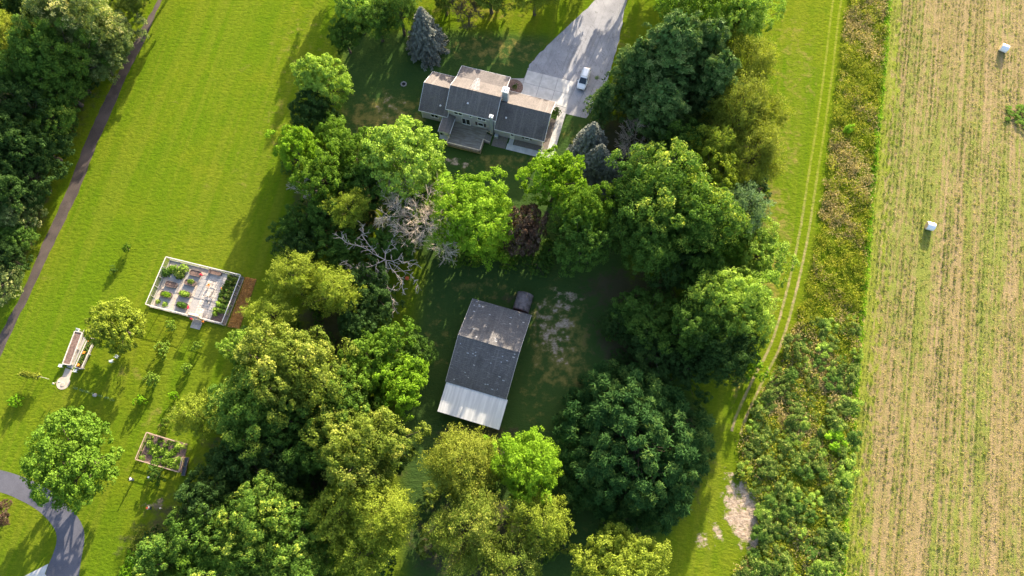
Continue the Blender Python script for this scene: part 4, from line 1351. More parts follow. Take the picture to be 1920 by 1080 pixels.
# ================================================================== TREES
WL = 'wood left of the gravel road'
GR = 'grove behind the house'
WR = 'wood between the yard and the farm track'
WB = 'grove along the bottom of the photo'
WC = 'wood between the gardens and the barn'
TOP = 'trees along the top of the yard'
T = [
 # kind, variant, x, y, r px, height, colour, label, group
 ('F', 0, 18, 78, 52, 14, 'gold', 'yellow-green feathery tree at the left edge of the upper left wood', WL),
 ('b', 0, 55, 12, 42, 13, 'dark', 'dark green tree at the top of the left wood, behind the yellow tree', WL),
 ('B', 0, 135, 32, 66, 18, 'pale', 'large cream-tipped tree at the top of the left wood', WL),
 ('B', 1, 190, 66, 60, 9, 'pale', 'cream-tipped tree reaching out over the gravel road', WL),
 ('b', 1, 243, 8, 30, 5, 'olive', 'olive tree beside the gravel road at the top edge', WL),
 ('b', 0, 172, 92, 44, 9, 'pale', 'cream-tipped tree between the two large ones above the road', WL),
 ('b', 2, 188, 114, 36, 6.5, 'pale', 'small cream-tipped tree below the one over the gravel road', WL),
 ('B', 2, 98, 108, 62, 16, 'mid', 'broad mid-green tree below the large cream-tipped tree', WL),
 ('f', 1, 28, 140, 48, 14, 'mid', 'loose green tree below the yellow-green one at the left edge', WL),
 ('b', 3, 116, 162, 42, 9.5, 'mid', 'green tree above the dark gap in the left wood', WL),
 ('b', 0, 35, 200, 52, 13, 'dark', 'dark tree at the left edge, level with the shaded bend of the gravel road', WL),
 ('b', 1, 90, 222, 46, 8.5, 'tips', 'dark tree with lighter fringed sprays in the middle of the left wood', WL),
 ('b', 2, 86, 280, 44, 6.5, 'dark', 'rounded dark tree nearest the gravel road in the middle of the left wood', WL),
 ('b', 3, 28, 275, 50, 12, 'dark', 'dark bluish tree at the left edge below the middle of the left wood', WL),
 ('b', 0, 60, 335, 44, 7.5, 'dark', 'dark tree just above the lower cream-topped tree of the left wood', WL),
 ('b', 1, 8, 352, 44, 11, 'dark', 'dark tree cut by the left edge above the lower cream-topped tree', WL),
 ('b', 2, 26, 398, 38, 7, 'pale', 'cream-topped tree at the left edge near the middle of the road', WL),
 ('b', 3, 30, 442, 34, 5.5, 'mid', 'green tree right below the cream-topped tree at the left edge', WL),
 ('b', 0, 8, 480, 34, 6.5, 'dark', 'dark tree at the left edge between two cream-topped trees', WL),
 ('b', 1, 6, 527, 36, 5.5, 'pale', 'lowest cream-topped tree of the left wood, hanging over the road', WL),
 ('B', 3, -45, 260, 70, 15, 'dark', 'big dark tree at the very left edge of the wood', WL),
 # top of the yard
 ('b', 2, 668, 14, 42, 11, 'light', 'light green tree at the top edge left of the blue spruce', TOP),
 ('b', 3, 646, 66, 28, 8, 'mid', 'narrow dark green tree below the light one at the top edge', TOP),
 ('f', 0, 706, 34, 36, 10, 'mid', 'dark feathery cedar left of the blue spruce', TOP),
 ('f', 1, 748, 18, 36, 11, 'mid', 'dark feathery cedar touching the blue spruce', TOP),
 ('f', 2, 1004, -12, 34, 9, 'yel', 'yellow-green bush-like tree at the top edge left of the driveway', TOP),
 ('b', 1, 920, -20, 40, 10, 'olive', 'olive tree just cut by the top edge above the house', TOP),
 ('b', 0, 833, -12, 26, 9, 'olive', 'olive tree at the top edge behind the blue spruce', TOP),
 ('d', 0, 606, 148, 45, 12, 'light', 'pale green round tree at the left edge of the house yard', None),
 ('d', 2, 590, 214, 43, 9, 'dark', 'dark round tree below the pale green one at the yard edge', None),
 # grove behind the house
 ('b', 2, 562, 280, 42, 12, 'vivid', 'bright green tree at the upper left end of the grove', GR),
 ('b', 3, 622, 268, 44, 9, 'bright', 'bright tree at the top of the grove below the dark round tree', GR),
 ('b', 0, 676, 296, 44, 10, 'bright', 'bright green tree between the grove end and the pale tree', GR),
 ('d', 1, 752, 300, 66, 13, 'light', 'large pale green tree above the bare brown one, nearest the deck', GR),
 ('b', 1, 606, 338, 44, 12, 'bright', 'bright green tree at the left side of the grove', GR),
 ('f', 2, 656, 394, 38, 11, 'yel', 'yellow-green tree left of the bare brown tree', GR),
 ('b', 2, 612, 400, 38, 9, 'mid', 'mid-green tree left of the yellow-green one in the grove', GR),
 ('b', 3, 690, 345, 42, 9, 'mid', 'green tree in the hollow between pale and yellow-green trees', GR),
 ('b', 0, 560, 420, 36, 7, 'mid', 'low dark green tree on the outer left flank of the grove', GR),
 ('b', 1, 556, 470, 40, 7, 'dark', 'low dark tree above the yellow pair, at the shaded lawn', GR),
 ('b', 2, 640, 465, 44, 7, 'mid', 'shaded green tree behind the white bare limbs', GR),
 ('b', 1, 692, 540, 46, 8, 'dark', 'dark tree in the shade right below the white bare limbs', GR),
 ('b', 2, 676, 606, 44, 8, 'dark', 'dark tree in the shade above the bright green one left of the barn', GR),
 ('b', 0, 738, 452, 42, 7, 'mid', 'green tree showing through the twigs of the smaller bare tree', GR),
 ('b', 3, 772, 398, 46, 7, 'dark', 'dark tree showing through the bare brown tree', GR),
 ('b', 3, 812, 336, 30, 8, 'light', 'small pale tree on the right shoulder of the large pale one', GR),
 ('B', 1, 886, 402, 78, 11, 'vivid', 'vivid green tree between the bare tree and the copper tree', GR),
 ('d', 0, 982, 430, 42, 10, 'purple', 'round copper-purple tree beside the vivid green tree', None),
 ('b', 1, 1040, 334, 50, 14, 'vivid', 'yellow-green tree below the garage end of the house', GR),
 ('B', 2, 1098, 400, 50, 14, 'bright', 'green tree between the blue spruces and the copper tree', GR),
 ('b', 2, 1092, 458, 50, 13, 'mid', 'darker tree just right of the copper tree', GR),
 # right wood
 ('W', 1, 1196, 128, 48, 13, 'wpine', 'narrow white pine left of the biggest one, nearest the van', WR),
 ('W', 1, 1318, 100, 52, 15, 'wpine', 'white pine on the right shoulder of the biggest one', WR),
 ('W', 0, 1258, 108, 74, 18, 'wpine', 'biggest soft grey-green white pine, right of the parked van', WR),
 ('W', 1, 1240, 208, 62, 12, 'wpine', 'white pine below the biggest one, right of the blue spruces', WR),
 ('W', 0, 1132, 190, 28, 9, 'wpine', 'small pine leaning over the end of the driveway', WR),
 ('W', 1, 1340, 160, 50, 15, 'wpine', 'loose pine between the biggest pine and the golden trees', WR),
 ('B', 3, 1300, 18, 72, 14, 'bright', 'broad green tree at the top edge right of the driveway', WR),
 ('B', 0, 1385, 28, 64, 14, 'light', 'pale green tree at the top edge beside the mown strip', WR),
 ('F', 1, 1400, 120, 54, 14, 'gold', 'uppermost golden feathery tree beside the mown strip', WR),
 ('F', 0, 1388, 205, 60, 14, 'gold', 'golden feathery tree second from the top beside the mown strip', WR),
 ('f', 0, 1442, 215, 34, 10, 'gold', 'small golden tree leaning out over the mown strip', WR),
 ('F', 1, 1412, 285, 56, 13, 'gold', 'golden feathery tree third from the top beside the mown strip', WR),
 ('f', 1, 1335, 275, 46, 13, 'yel', 'yellow-green tree left of the third golden tree', WR),
 ('b', 3, 1285, 265, 42, 11, 'mid', 'dark green tree below the second white pine', WR),
 ('B', 1, 1232, 360, 84, 16, 'tips', 'largest tree of the right wood, green with pale yellow tips', WR),
 ('B', 2, 1302, 408, 72, 17, 'tips', 'tall yellow-tipped tree on the right shoulder of the largest tree', WR),
 ('b', 0, 1345, 330, 46, 12, 'yel', 'yellow-green tree above the grey-green one in the right wood', WR),
 ('B', 3, 1218, 446, 66, 13, 'mid', 'shaded green tree below the largest tree, above the bare earth', WR),
 ('f', 2, 1390, 392, 50, 13, 'sage', 'grey-green tree beside the mown strip', WR),
 ('b', 1, 1424, 476, 52, 10, 'light', 'bright tree with rounded edge bulging towards the farm track', WR),
 ('b', 2, 1366, 470, 42, 9, 'bright', 'green tree left of the one bulging towards the farm track', WR),
 ('b', 3, 1322, 505, 48, 10, 'mid', 'shaded tree between the tall yellow-tipped tree and the track bend', WR),
 ('b', 0, 1272, 500, 42, 9, 'dark', 'dark tree above the bare earth, under the tall yellow-tipped one', WR),
 ('B', 0, 1376, 572, 72, 14, 'light', 'sunlit yellow-green tree where the farm track bends', WR),
 ('B', 1, 1318, 610, 60, 13, 'mid', 'shaded green tree left of the sunlit one at the track bend', WR),
 ('B', 2, 1356, 660, 56, 12, 'dark', 'dark tree above the shaded lawn right of the big pine', WR),
 ('b', 3, 1212, 594, 54, 7, 'mid', 'shaded low tree below the bare earth of the right wood', WR),
 ('b', 0, 1160, 606, 32, 5, 'dark', 'small dark tree left of the shaded low one, near the worn grass', WR),
 ('b', 1, 1228, 656, 46, 6, 'dark', 'dark low tree just above the big pine', WR),
 ('b', 2, 1288, 690, 44, 7, 'dark', 'dark low tree at the upper right of the big pine', WR),
 # bottom
 ('F', 0, 866, 866, 66, 12, 'gold', 'golden tree directly below the tin lean-to', WB),
 ('B', 3, 988, 876, 64, 11, 'vivid', 'fresh green tree between the golden tree and the big pine', WB),
 ('F', 1, 880, 988, 68, 13, 'olive', 'olive feathery tree below the golden tree', WB),
 ('f', 1, 1012, 975, 58, 12, 'yel', 'yellow-green tree below the fresh green one', WB),
 ('f', 2, 965, 1062, 60, 11, 'olive', 'olive tree cut by the bottom edge below the yellow-green one', WB),
 ('B', 0, 1160, 1066, 76, 11, 'yel', 'yellow-green tree cut by the bottom edge below the big pine', WB),
 ('b', 3, 1152, 1012, 38, 6, 'mid', 'small dark tree between the big pine and the bottom edge', WB),
 # middle left wood
 ('f', 0, 552, 518, 46, 11, 'yel', 'left one of two yellow-green trees below the shaded lawn', WC),
 ('f', 1, 628, 545, 50, 11, 'yel', 'right one of two yellow-green trees, below the white bare limbs', WC),
 ('f', 2, 514, 594, 46, 10, 'yel', 'yellow-green tree right of the straw mulch bed', WC),
 ('b', 0, 464, 656, 38, 9, 'light', 'light tree at the lower end of the straw mulch bed', WC),
 ('B', 1, 550, 690, 88, 15, 'olive', 'largest olive-topped tree of the middle wood', WC),
 ('b', 1, 690, 685, 54, 10, 'bright', 'bright green tree right of the largest olive-topped tree', WC),
 ('b', 2, 742, 652, 44, 10, 'bright', 'green tree with cupped crown left of the barn', WC),
 ('b', 3, 782, 662, 30, 8, 'mid', 'small bluish green tree closest to the left side of the barn', WC),
 ('b', 0, 752, 720, 50, 10, 'vivid', 'bright green tree left of the tin lean-to', WC),
 ('b', 1, 645, 765, 52, 12, 'tips', 'light-tipped tree below the largest olive-topped tree', WC),
 ('B', 2, 474, 760, 74, 13, 'tips', 'dark broad tree right of the small yellow-green one', WC),
 ('b', 2, 548, 792, 58, 11, 'mid', 'dark green tree in the shaded heart of the middle wood', WC),
 ('f', 1, 372, 776, 46, 9, 'yel', 'yellow-green tree at the corner of the fenced vegetable plot', WC),
 ('b', 3, 588, 842, 50, 11, 'mid', 'mid-green tree left of the broad olive one in the middle wood', WC),
 ('B', 3, 676, 838, 82, 14, 'olive', 'broad olive-yellow tree at the grass lane below the barn', WC),
 ('b', 0, 742, 855, 28, 7, 'dark', 'dark bluish tree wedged between broad olive tree and grass lane', WC),
 ('b', 1, 452, 862, 50, 10, 'dark', 'dark tree beside the upper bare white twigs', WC),
 ('b', 2, 532, 874, 44, 10, 'dark', 'dark rounded tree right of the bare white twigs', WC),
 ('b', 3, 398, 925, 54, 11, 'dark', 'dark tree right of the two people in the lower garden', WC),
 ('F', 0, 712, 960, 64, 13, 'yel', 'yellow feathery tree at the grass lane, lower down', WC),
 ('f', 0, 632, 960, 54, 12, 'yel', 'yellow feathery tree left of the one at the grass lane', WC),
 ('f', 2, 676, 1040, 58, 12, 'yel', 'lowest yellow feathery tree by the grass lane', WC),
 ('B', 0, 486, 968, 66, 13, 'tips', 'green tree with light tips below the lower bare twigs', WC),
 ('b', 0, 372, 1004, 58, 11, 'tips', 'light-tipped tree near the yellow hedge at the bottom', WC),
 ('B', 1, 442, 1046, 62, 12, 'tips', 'light-tipped tree at the bottom edge, third from the yellow hedge', WC),
 ('b', 1, 556, 1000, 58, 12, 'tips', 'light-tipped tree between the yellow feathery trees and the lower bare twigs', WC),
 ('B', 2, 560, 1072, 62, 12, 'tips', 'light-tipped tree at the bottom edge left of the yellow feathery ones', WC),
 ('b', 2, 306, 1058, 54, 10, 'tips', 'light-tipped tree at the bottom edge closest to the yellow hedge', WC),
 ('b', 3, 375, 1085, 56, 10, 'bright', 'green tree cut by the bottom edge, second from the yellow hedge', WC),
 # single trees on the left lawn
 ('d', 2, 216, 612, 48, 8, 'yel', 'round yellow-green tree beside the long raised planters', None),
 ('d', 1, 134, 862, 76, 12, 'bright', 'large bright green tree beside the curved paved drive', None),
 ('b', 0, -6, 966, 24, 4, 'purple', 'small copper-brown tree cut by the left edge inside the drive', None),
]
for k, v, x, y, r, h, m, lab, grp in T:
    tree_px(k, v, x, y, r, h, m, lab, group=grp, name={'W': 'pine_tree', 'S': 'spruce_tree'}.get(k, 'broadleaf_tree'))

# trees just outside the frame, whose shadows fall into the picture
OFF = [(-33, 116, 5.5, 13.5), (-22, 114, 5.5, 13), (-11, 115, 6, 13.5), (0, 113, 5.5, 12.5), (11.5, 112.5, 5, 13), (16, 123, 4.5, 15), (17.5, 113, 4, 13.5), (27.5, 113, 5, 14), (38, 121, 6, 16), (47, 113, 6, 15), (-84, 121, 7, 18), (-74, 112, 5, 16), (-100, 117, 7, 16)]
for i, (x, y, r, h) in enumerate(OFF):
    place_tree('b' if i % 2 else 'B', i % 4, (x, y, 0), r, h, ('mid', 'bright', 'dark')[i % 3], 'tall green tree standing beyond the top edge of the picture', group='trees beyond the top edge', name='broadleaf_tree')

# blue spruces
for v, x, y, r, h, lab in ((0, 797, 62, 40, 12.5, 'tall blue spruce standing alone on the lawn above the house'), (1, 1106, 268, 40, 12.0, 'upper one of the blue spruces right of the garage'),
                           (2, 1120, 308, 40, 12.0, 'lower left one of the blue spruces right of the garage'), (0, 1142, 330, 32, 10.0, 'smallest blue spruce, right below the other two by the garage')):
    tree_px('S', v, x, y, r, h, 'spruce', lab, name='spruce_tree')

# the big pine, modelled on its own
KIND[('big', 0)] = (*make_pine(77, 13.6, 15.0, 520, 120, (0.9, 1.55)), 13.6, 15.0)
p = P(1192, 836, 6.0)
place_tree('big', 0, (p.x, p.y, 0), 13.4, 15.0, 'pine', 'huge dark pine of round needle tufts right of the tin lean-to', name='pine_tree', rz=0.4).scale = (1, 1, 1)

# bare trees
def bare_tree(x, y, zc, H, R, seed, label, depth, mat_l, mat_t, thick=0.2, lean=(0, 0), first=5, up=0.55, name='bare_tree', gnarl=0.25):
    p = P(x, y, zc)
    t = thing(name, label, 'tree' if H > 3 else 'shrub', (p.x - lean[0] * .4, p.y - lean[1] * .4, 0))
    limbs, twigs = branch_tree(seed, H, R, depth, lean=lean, thick=thick, first=first, up=up, gnarl=gnarl)
    obj('trunk', tubes(limbs, 'trunk', 6), M[mat_l], t)
    if twigs:
        obj('twigs', tubes(twigs, 'twigs', 3), M[mat_t], t)['kind'] = 'stuff'
    return t
bare_tree(768, 382, 8, 12, 6.4, 11, 'bare brown tree with a haze of fine twigs behind the house', 4, 'dead_twig', 'dead_twig', 0.22, first=6)
bare_tree(812, 425, 7, 10, 6.0, 12, 'smaller bare grey tree beside the vivid green tree', 4, 'dead_twig', 'dead_twig', 0.18, first=5)
dead = thing('bare_tree', 'dead tree with long bleached white limbs spread over the grove', 'tree', tuple(P(728, 505)))
do = P(728, 505)
rr = random.Random(14)
dsegs, dtw = [], []
def limb(px, z0, z1, r0):
    """a limb through photo pixels, drooping from height z0 to z1, with side twigs"""
    pts = [P(x, y, z0 + (z1 - z0) * (i / (len(px) - 1)) ** 1.5) - do for i, (x, y) in enumerate(px)]
    fine = []
    for i in range(len(pts) - 1):
        for k in range(3):
            f = k / 3
            fine.append(pts[i] * (1 - f) + pts[i + 1] * f + Vector((rr.gauss(0, .12), rr.gauss(0, .12), rr.gauss(0, .12))) * (i + k > 0))
    fine.append(pts[-1])
    n = len(fine)
    for i in range(n - 1):
        a, b = r0 * .52 * (1 - .8 * i / n), r0 * .52 * (1 - .8 * (i + 1) / n)
        dsegs.append((tuple(fine[i]), tuple(fine[i + 1]), a, b))
        if i > 0:
            for _ in range(3):
                d = (fine[i + 1] - fine[i]).normalized()
                s = (d * .8 + Vector((rr.gauss(0, .8), rr.gauss(0, .8), rr.gauss(.1, .5)))).normalized()
                q0 = fine[i]; L = rr.uniform(.7, 2.0)
                for m in range(3):
                    s = (s + Vector((rr.gauss(0, .3), rr.gauss(0, .3), rr.gauss(0, .2)))).normalized()
                    q1 = q0 + s * L / 3
                    dtw.append((tuple(q0), tuple(q1), .045 - .008 * m, .038 - .008 * m))
                    if m:
                        e = (s + Vector((rr.gauss(0, .7), rr.gauss(0, .7), rr.gauss(0, .4)))).normalized()
                        dtw.append((tuple(q0), tuple(q0 + e * L * .4), .034, .02))
                    q0 = q1
top = P(722, 487, 7) - do
dsegs.append(((0, 0, -.1), tuple(top * .6), .24, .2)); dsegs.append((tuple(top * .6), tuple(top), .2, .17))
for px, z0, z1, r0 in (([(722, 487), (690, 468), (652, 455), (624, 438)], 7, 8.5, .12), ([(722, 487), (690, 504), (662, 500), (640, 488)], 7, 7, .11), ([(706, 496), (702, 522), (684, 540)], 7, 5.5, .09),
                       ([(724, 490), (722, 530), (736, 562), (741, 580)], 7, 5, .10), ([(724, 488), (756, 490), (786, 497)], 7, 6.5, .09), ([(728, 492), (752, 528), (760, 550)], 7, 5.5, .08),
                       ([(722, 487), (730, 458), (745, 436), (738, 415)], 7, 9, .11), ([(700, 472), (680, 440), (676, 420)], 7.3, 9, .07), ([(730, 492), (770, 515), (790, 545)], 6.8, 5, .07)):
    limb(px, z0, z1, r0)
obj('trunk', tubes(dsegs, 'trunk', 6), M['dead_wood'], dead)
obj('twigs', tubes(dtw, 'twigs', 3), M['dead_wood'], dead)['kind'] = 'stuff'
bare_tree(1218, 268, 3, 6, 5.0, 31, 'heap of bare grey brushwood below the second white pine', 4, 'dead_twig', 'dead_twig', 0.12, first=7, up=0.25)
bare_tree(462, 846, 6, 9, 3.4, 41, 'upper clump of bare white twigs in the shaded wood', 3, 'dead_wood', 'dead_wood', 0.12, first=4)
bare_tree(484, 916, 6, 9, 3.0, 42, 'lower star of bare white twigs in the shaded wood', 3, 'dead_wood', 'dead_wood', 0.10, first=9, up=0.15)
bare_tree(566, 345, 6, 9, 3.0, 43, 'bare grey snag at the left flank of the grove', 3, 'dead_wood', 'dead_wood', 0.12, first=4)
# thin brown tree by the top edge
bt = bare_tree(878, 22, 4, 7, 3.6, 51, 'thin half-bare brown tree at the top edge right of the blue spruce', 4, 'bark', 'bark', 0.14, first=5, up=0.7)
rng = np.random.default_rng(51)
d_ = sphere_dirs(900, rng, -0.3)
c_ = d_ * rng.uniform(0.5, 1.0, (900, 1)) * [3.0, 3.0, 2.2] + [0, 0, 5.0]
v_, q_ = leaves(c_, rng.normal(size=c_.shape) + [0, 0, 1], rng.uniform(0.18, 0.35, 900), 0.5, rng)
obj('crown', mesh_np('crown', v_, q_, rng.uniform(0, 1, 900)), LEAF['brown'], bt)

# undergrowth shrubs filling the woods' floor
rr = random.Random(8)
UND = []
def undergrowth(poly, n, hmin, hmax, mats, label, group):
    ww = [P(*q) for q in poly]
    x0, x1 = min(p.x for p in ww), max(p.x for p in ww)
    y0, y1 = min(p.y for p in ww), max(p.y for p in ww)
    k = 0
    tries = 0
    while k < n and tries < 4000:
        tries += 1
        x, y = rr.uniform(x0, x1), rr.uniform(y0, y1)
        if not in_poly(np.array([x]), np.array([y]), ww)[0]:
            continue
        if any(math.hypot(x - a, y - b) < 2.6 for a, b in UND):
            continue
        UND.append((x, y))
        h = rr.uniform(hmin, hmax)
        place_tree('s', rr.randrange(3), (x, y, 0), rr.uniform(1.7, 2.9), h, rr.choice(mats), label, 'shrub', group, 'shrub')
        k += 1
undergrowth([(0, 60), (120, 60), (190, 110), (170, 190), (110, 300), (60, 420), (10, 520), (-60, 560), (-60, 60)], 34, 2.0, 3.6, ['dark', 'mid'], 'dark leafy shrub on the floor of the left wood', 'undergrowth of the left wood')
undergrowth([(540, 260), (700, 280), (770, 420), (720, 560), (700, 620), (760, 700), (740, 860), (740, 1060), (260, 1070), (400, 860), (410, 760), (460, 620), (530, 500)], 66, 2.0, 4.0, ['dark', 'mid', 'mid'], 'leafy shrub beneath the trees of the middle wood', 'undergrowth of the middle wood')
undergrowth([(1190, 120), (1380, 60), (1430, 300), (1440, 480), (1400, 560), (1300, 480), (1160, 480), (1180, 300)], 36, 2.0, 3.6, ['dark', 'mid'], 'leafy shrub beneath the trees of the right wood', 'undergrowth of the right wood')
undergrowth([(1140, 590), (1280, 560), (1390, 620), (1370, 690), (1300, 700), (1160, 680)], 18, 1.6, 3.2, ['dark', 'mid', 'bright'], 'leafy shrub in the shade above the big pine', 'undergrowth above the big pine')
undergrowth([(800, 830), (1050, 820), (1060, 960), (1100, 1070), (790, 1070)], 16, 1.8, 3.2, ['mid', 'olive'], 'leafy shrub beneath the trees at the bottom', 'undergrowth of the bottom grove')
undergrowth([(835, 440), (960, 440), (1040, 470), (1060, 500), (960, 505), (850, 490)], 12, 2.6, 3.8, ['mid', 'bright'], 'leafy shrub added under the vivid green and copper trees to block low sun', 'undergrowth added by the copper tree')  # shrubs added to stop sun passing beneath the vivid tree's crown
tree_px('s', 1, 1416, 690, 22, 3.2, 'vivid', 'single bright green shrub at the inner bend of the farm track', cat='shrub', name='shrub')

# ================================================================== WEEDS BETWEEN TRACK AND FIELD
rng = np.random.default_rng(21)
strip = [P(*q) for q in ((1592, -60), (1590, 0), (1576, 110), (1560, 240), (1546, 360), (1526, 480), (1498, 590), (1462, 680), (1424, 745), (1396, 800), (1384, 850), (1388, 905), (1418, 930), (1424, 990), (1412, 1040), (1382, 1060), (1360, 1130),
                          (1560, 1130), (1576, 1080), (1590, 880), (1606, 690), (1624, 480), (1638, 300), (1653, 150), (1664, 0), (1672, -60))]
def strip_points(n, y0, y1):
    X = rng.uniform(30, 85, n)
    Y = rng.uniform(-18, 118, n)
    k = in_poly(X, Y, strip) & (Y > y0) & (Y < y1)
    return np.stack([X[k], Y[k]], 1)
def weeds(name, pts, per, hgt, size, mat, label, spread=0.35):
    m = len(pts)
    wave = 0.6 + 0.45 * np.sin(pts[:, 0] * 0.9 + np.sin(pts[:, 1] * 0.5)) * np.sin(pts[:, 1] * 0.7) + rng.uniform(0, .5, m)
    hh = hgt * np.clip(wave, 0.25, 1.6)
    C = np.repeat(np.concatenate([pts, np.zeros((m, 1))], 1), per, 0)
    t = rng.uniform(0.35, 1.0, len(C))
    C += rng.normal(size=C.shape) * [spread, spread, 0]
    C[:, 2] = np.repeat(hh, per) * t
    N = rng.normal(size=C.shape) * 0.6 + [0, 0, 0.8]
    v, q = leaves(C, N, size * rng.uniform(0.6, 1.4, len(C)), 0.42, rng)
    at = np.clip(np.repeat(rng.uniform(0, 1, m), per) * 0.55 + rng.uniform(0, .45, len(C)), 0, 1)
    return stuff(obj(name, mesh_np(name, v, q, at), LEAF[mat]), label, 'weeds')
ymid = P(1540, 640).y
a = strip_points(20000, -30, 130)
sel = np.sin(a[:, 1] * 0.16 + 1.0) + np.sin(a[:, 0] * 0.5 + a[:, 1] * 0.31) + rng.normal(size=len(a)) * 0.6
weeds('goldenrod_weeds', a[sel > -0.5], 26, 0.9, 0.30, 'weed', 'tall yellowish weeds filling the strip between farm track and field')
weeds('dry_weeds', a[sel < -0.3], 22, 0.75, 0.34, 'dryweed', 'dry brownish weeds matted in the strip beside the field', 0.45)
# bright grass margin along the field
mp = []
for q, q2 in zip(elx[:-1], elx[1:]):
    for _ in range(14):
        f = rng.uniform()
        mp.append((q.x * (1 - f) + q2.x * f - rng.uniform(-0.1, 0.8), q.y * (1 - f) + q2.y * f))
weeds('grass_margin', np.array(mp), 24, 0.6, 0.32, 'lime', 'bright green grass margin along the left edge of the field', 0.22)

# sumac-like shrubs in the lower part of the strip, each its own plant
def make_sumac(seed):
    """stalks with whorls of long drooping leaves: reads as a star from above"""
    g = np.random.default_rng(seed)
    Cs, Ns, Ax = [], [], []
    segs = []
    for s in range(11):
        a = g.uniform(0, 6.28); r = 1.5 * math.sqrt(g.uniform(0.02, 1))
        top = np.array([r * math.cos(a), r * math.sin(a), g.uniform(1.0, 1.9) - 0.25 * r])
        segs.append((np.array([top[0] * .3, top[1] * .3, 0]), top, 0.035, 0.015))
        for w in range(3):
            nl = 11
            for k in range(nl):
                b = 6.283 * k / nl + g.uniform(-.25, .25)
                dr = np.array([math.cos(b), math.sin(b), g.uniform(-.35, .35)])
                for j in range(2):
                    Cs.append(top + dr * (0.22 + 0.24 * j) * (1 - 0.12 * w) + [0, 0, -0.16 * w - 0.05 * j]); Ax.append(dr); Ns.append(np.array([0, 0, 1.0]) + dr * .35 + g.normal(size=3) * .3)
    Cs, Ns, Ax = map(np.array, (Cs, Ns, Ax))
    v, q = leaves(Cs, Ns, 0.34 * g.uniform(.8, 1.25, len(Cs)), 0.40, g, Ax)
    return mesh_np('foliage', v, q, g.uniform(0, 1, len(Cs))), tubes(segs, 'stem', 4), 2.0, 1.9
for v in range(3):
    KIND[('u', v)] = make_sumac(300 + v)
pts = strip_points(3600, -14, ymid + 4)
got = []
for x, y in pts:
    f = (ymid + 4 - y) / 40.0
    px_left = (y < P(0, 720).y)
    if rng.uniform() > min(1.0, 0.35 + f):
        continue
    if any(math.hypot(x - a, y - b) < 1.22 for a, b in got):
        continue
    got.append((x, y))
for i, (x, y) in enumerate(got):
    s = rng.uniform(0.5, 1.12)
    place_tree('u', i % 3, (x, y, 0), 2.0 * s, 1.9 * s * rng.uniform(.8, 1.2), ('sumac', 'sumac', 'sumac', 'light', 'mid')[i * 7 % 5], 'leafy shrub with star-like leaves in the lower weed strip', 'shrub', 'star-leaved shrubs of the weed strip', 'shrub')
KIND[('l', 0)] = KIND[('u', 1)]
tree_px('u', 2, 1566, 826, 22, 2.0, 'lime', 'lime green feathery shrub among the dark star-leaved shrubs', cat='shrub', name='shrub')
tree_px('u', 0, 1590, 240, 12, 1.6, 'lime', 'small lime green shrub in the upper weed strip', cat='shrub', name='shrub')
tree_px('s', 2, 1924, 222, 30, 0.7, 'bright', 'low bright green clump at the right edge of the field', cat='shrub', name='shrub')

# ================================================================== FENCED KITCHEN GARDEN
GA = math.radians(-14.0)
GO = P(320, 488)                       # inside corner, upper left
def GL(u, v, z=0.0):
    return Vector((GO.x + u * math.cos(GA) - v * math.sin(GA), GO.y + u * math.sin(GA) + v * math.cos(GA), z))
def LG(p):
    dx, dy = p[0] - GO.x, p[1] - GO.y
    return dx * math.cos(GA) + dy * math.sin(GA), -dx * math.sin(GA) + dy * math.cos(GA)
GW = LG(P(459, 519))[0]
GD = -LG(P(283, 576))[1]
garden = thing('garden_fence', 'pale post and wire fence with white top rails round the kitchen garden', 'fence', tuple(GO), GA)
FH = 1.9
def fence_run(a, b, n, mat, skip=None):
    a, b = Vector(a), Vector(b)
    d = (b - a)
    L = d.length
    d /= L
    ang = math.atan2(d.y, d.x)
    for i in range(n + 1):
        p = a + d * (L * i / n)
        MB().box((p.x, p.y, FH / 2), (0.12, 0.12, FH), ang).build('post', M['wood_grey'], garden)
    for i in range(n):
        if skip is not None and i == skip:
            continue
        s, e = a + d * (L * i / n), a + d * (L * (i + 1) / n)
        c = (s + e) / 2
        MB().box((c.x, c.y, FH + 0.03), (L / n - 0.03, 0.15, 0.05), ang).build('top_rail', M['rail_white'], garden)
        MB().box((c.x, c.y, 0.16), (L / n - 0.14, 0.05, 0.26), ang).build('base_board', M['wood_grey'], garden)
        w = MB()
        for k in range(6):
            w.box((c.x, c.y, 0.42 + k * 0.25), (L / n - 0.12, 0.014, 0.014), ang)
        for k in range(9):
            q = s + (e - s) * ((k + 0.5) / 9)
            w.box((q.x, q.y, FH / 2 + 0.15), (0.012, 0.012, FH - 0.35), ang)
        w.build('wire_panel', M['wire'], garden)
gx0 = LG(P(370, 596))[0]
fence_run((0, 0), (GW, 0), 7, None)
fence_run((GW, 0), (GW, -GD), 5, None)
fence_run((0, 0), (0, -GD), 5, None)
fence_run((0, -GD), (GW, -GD), 7, None, skip=4)
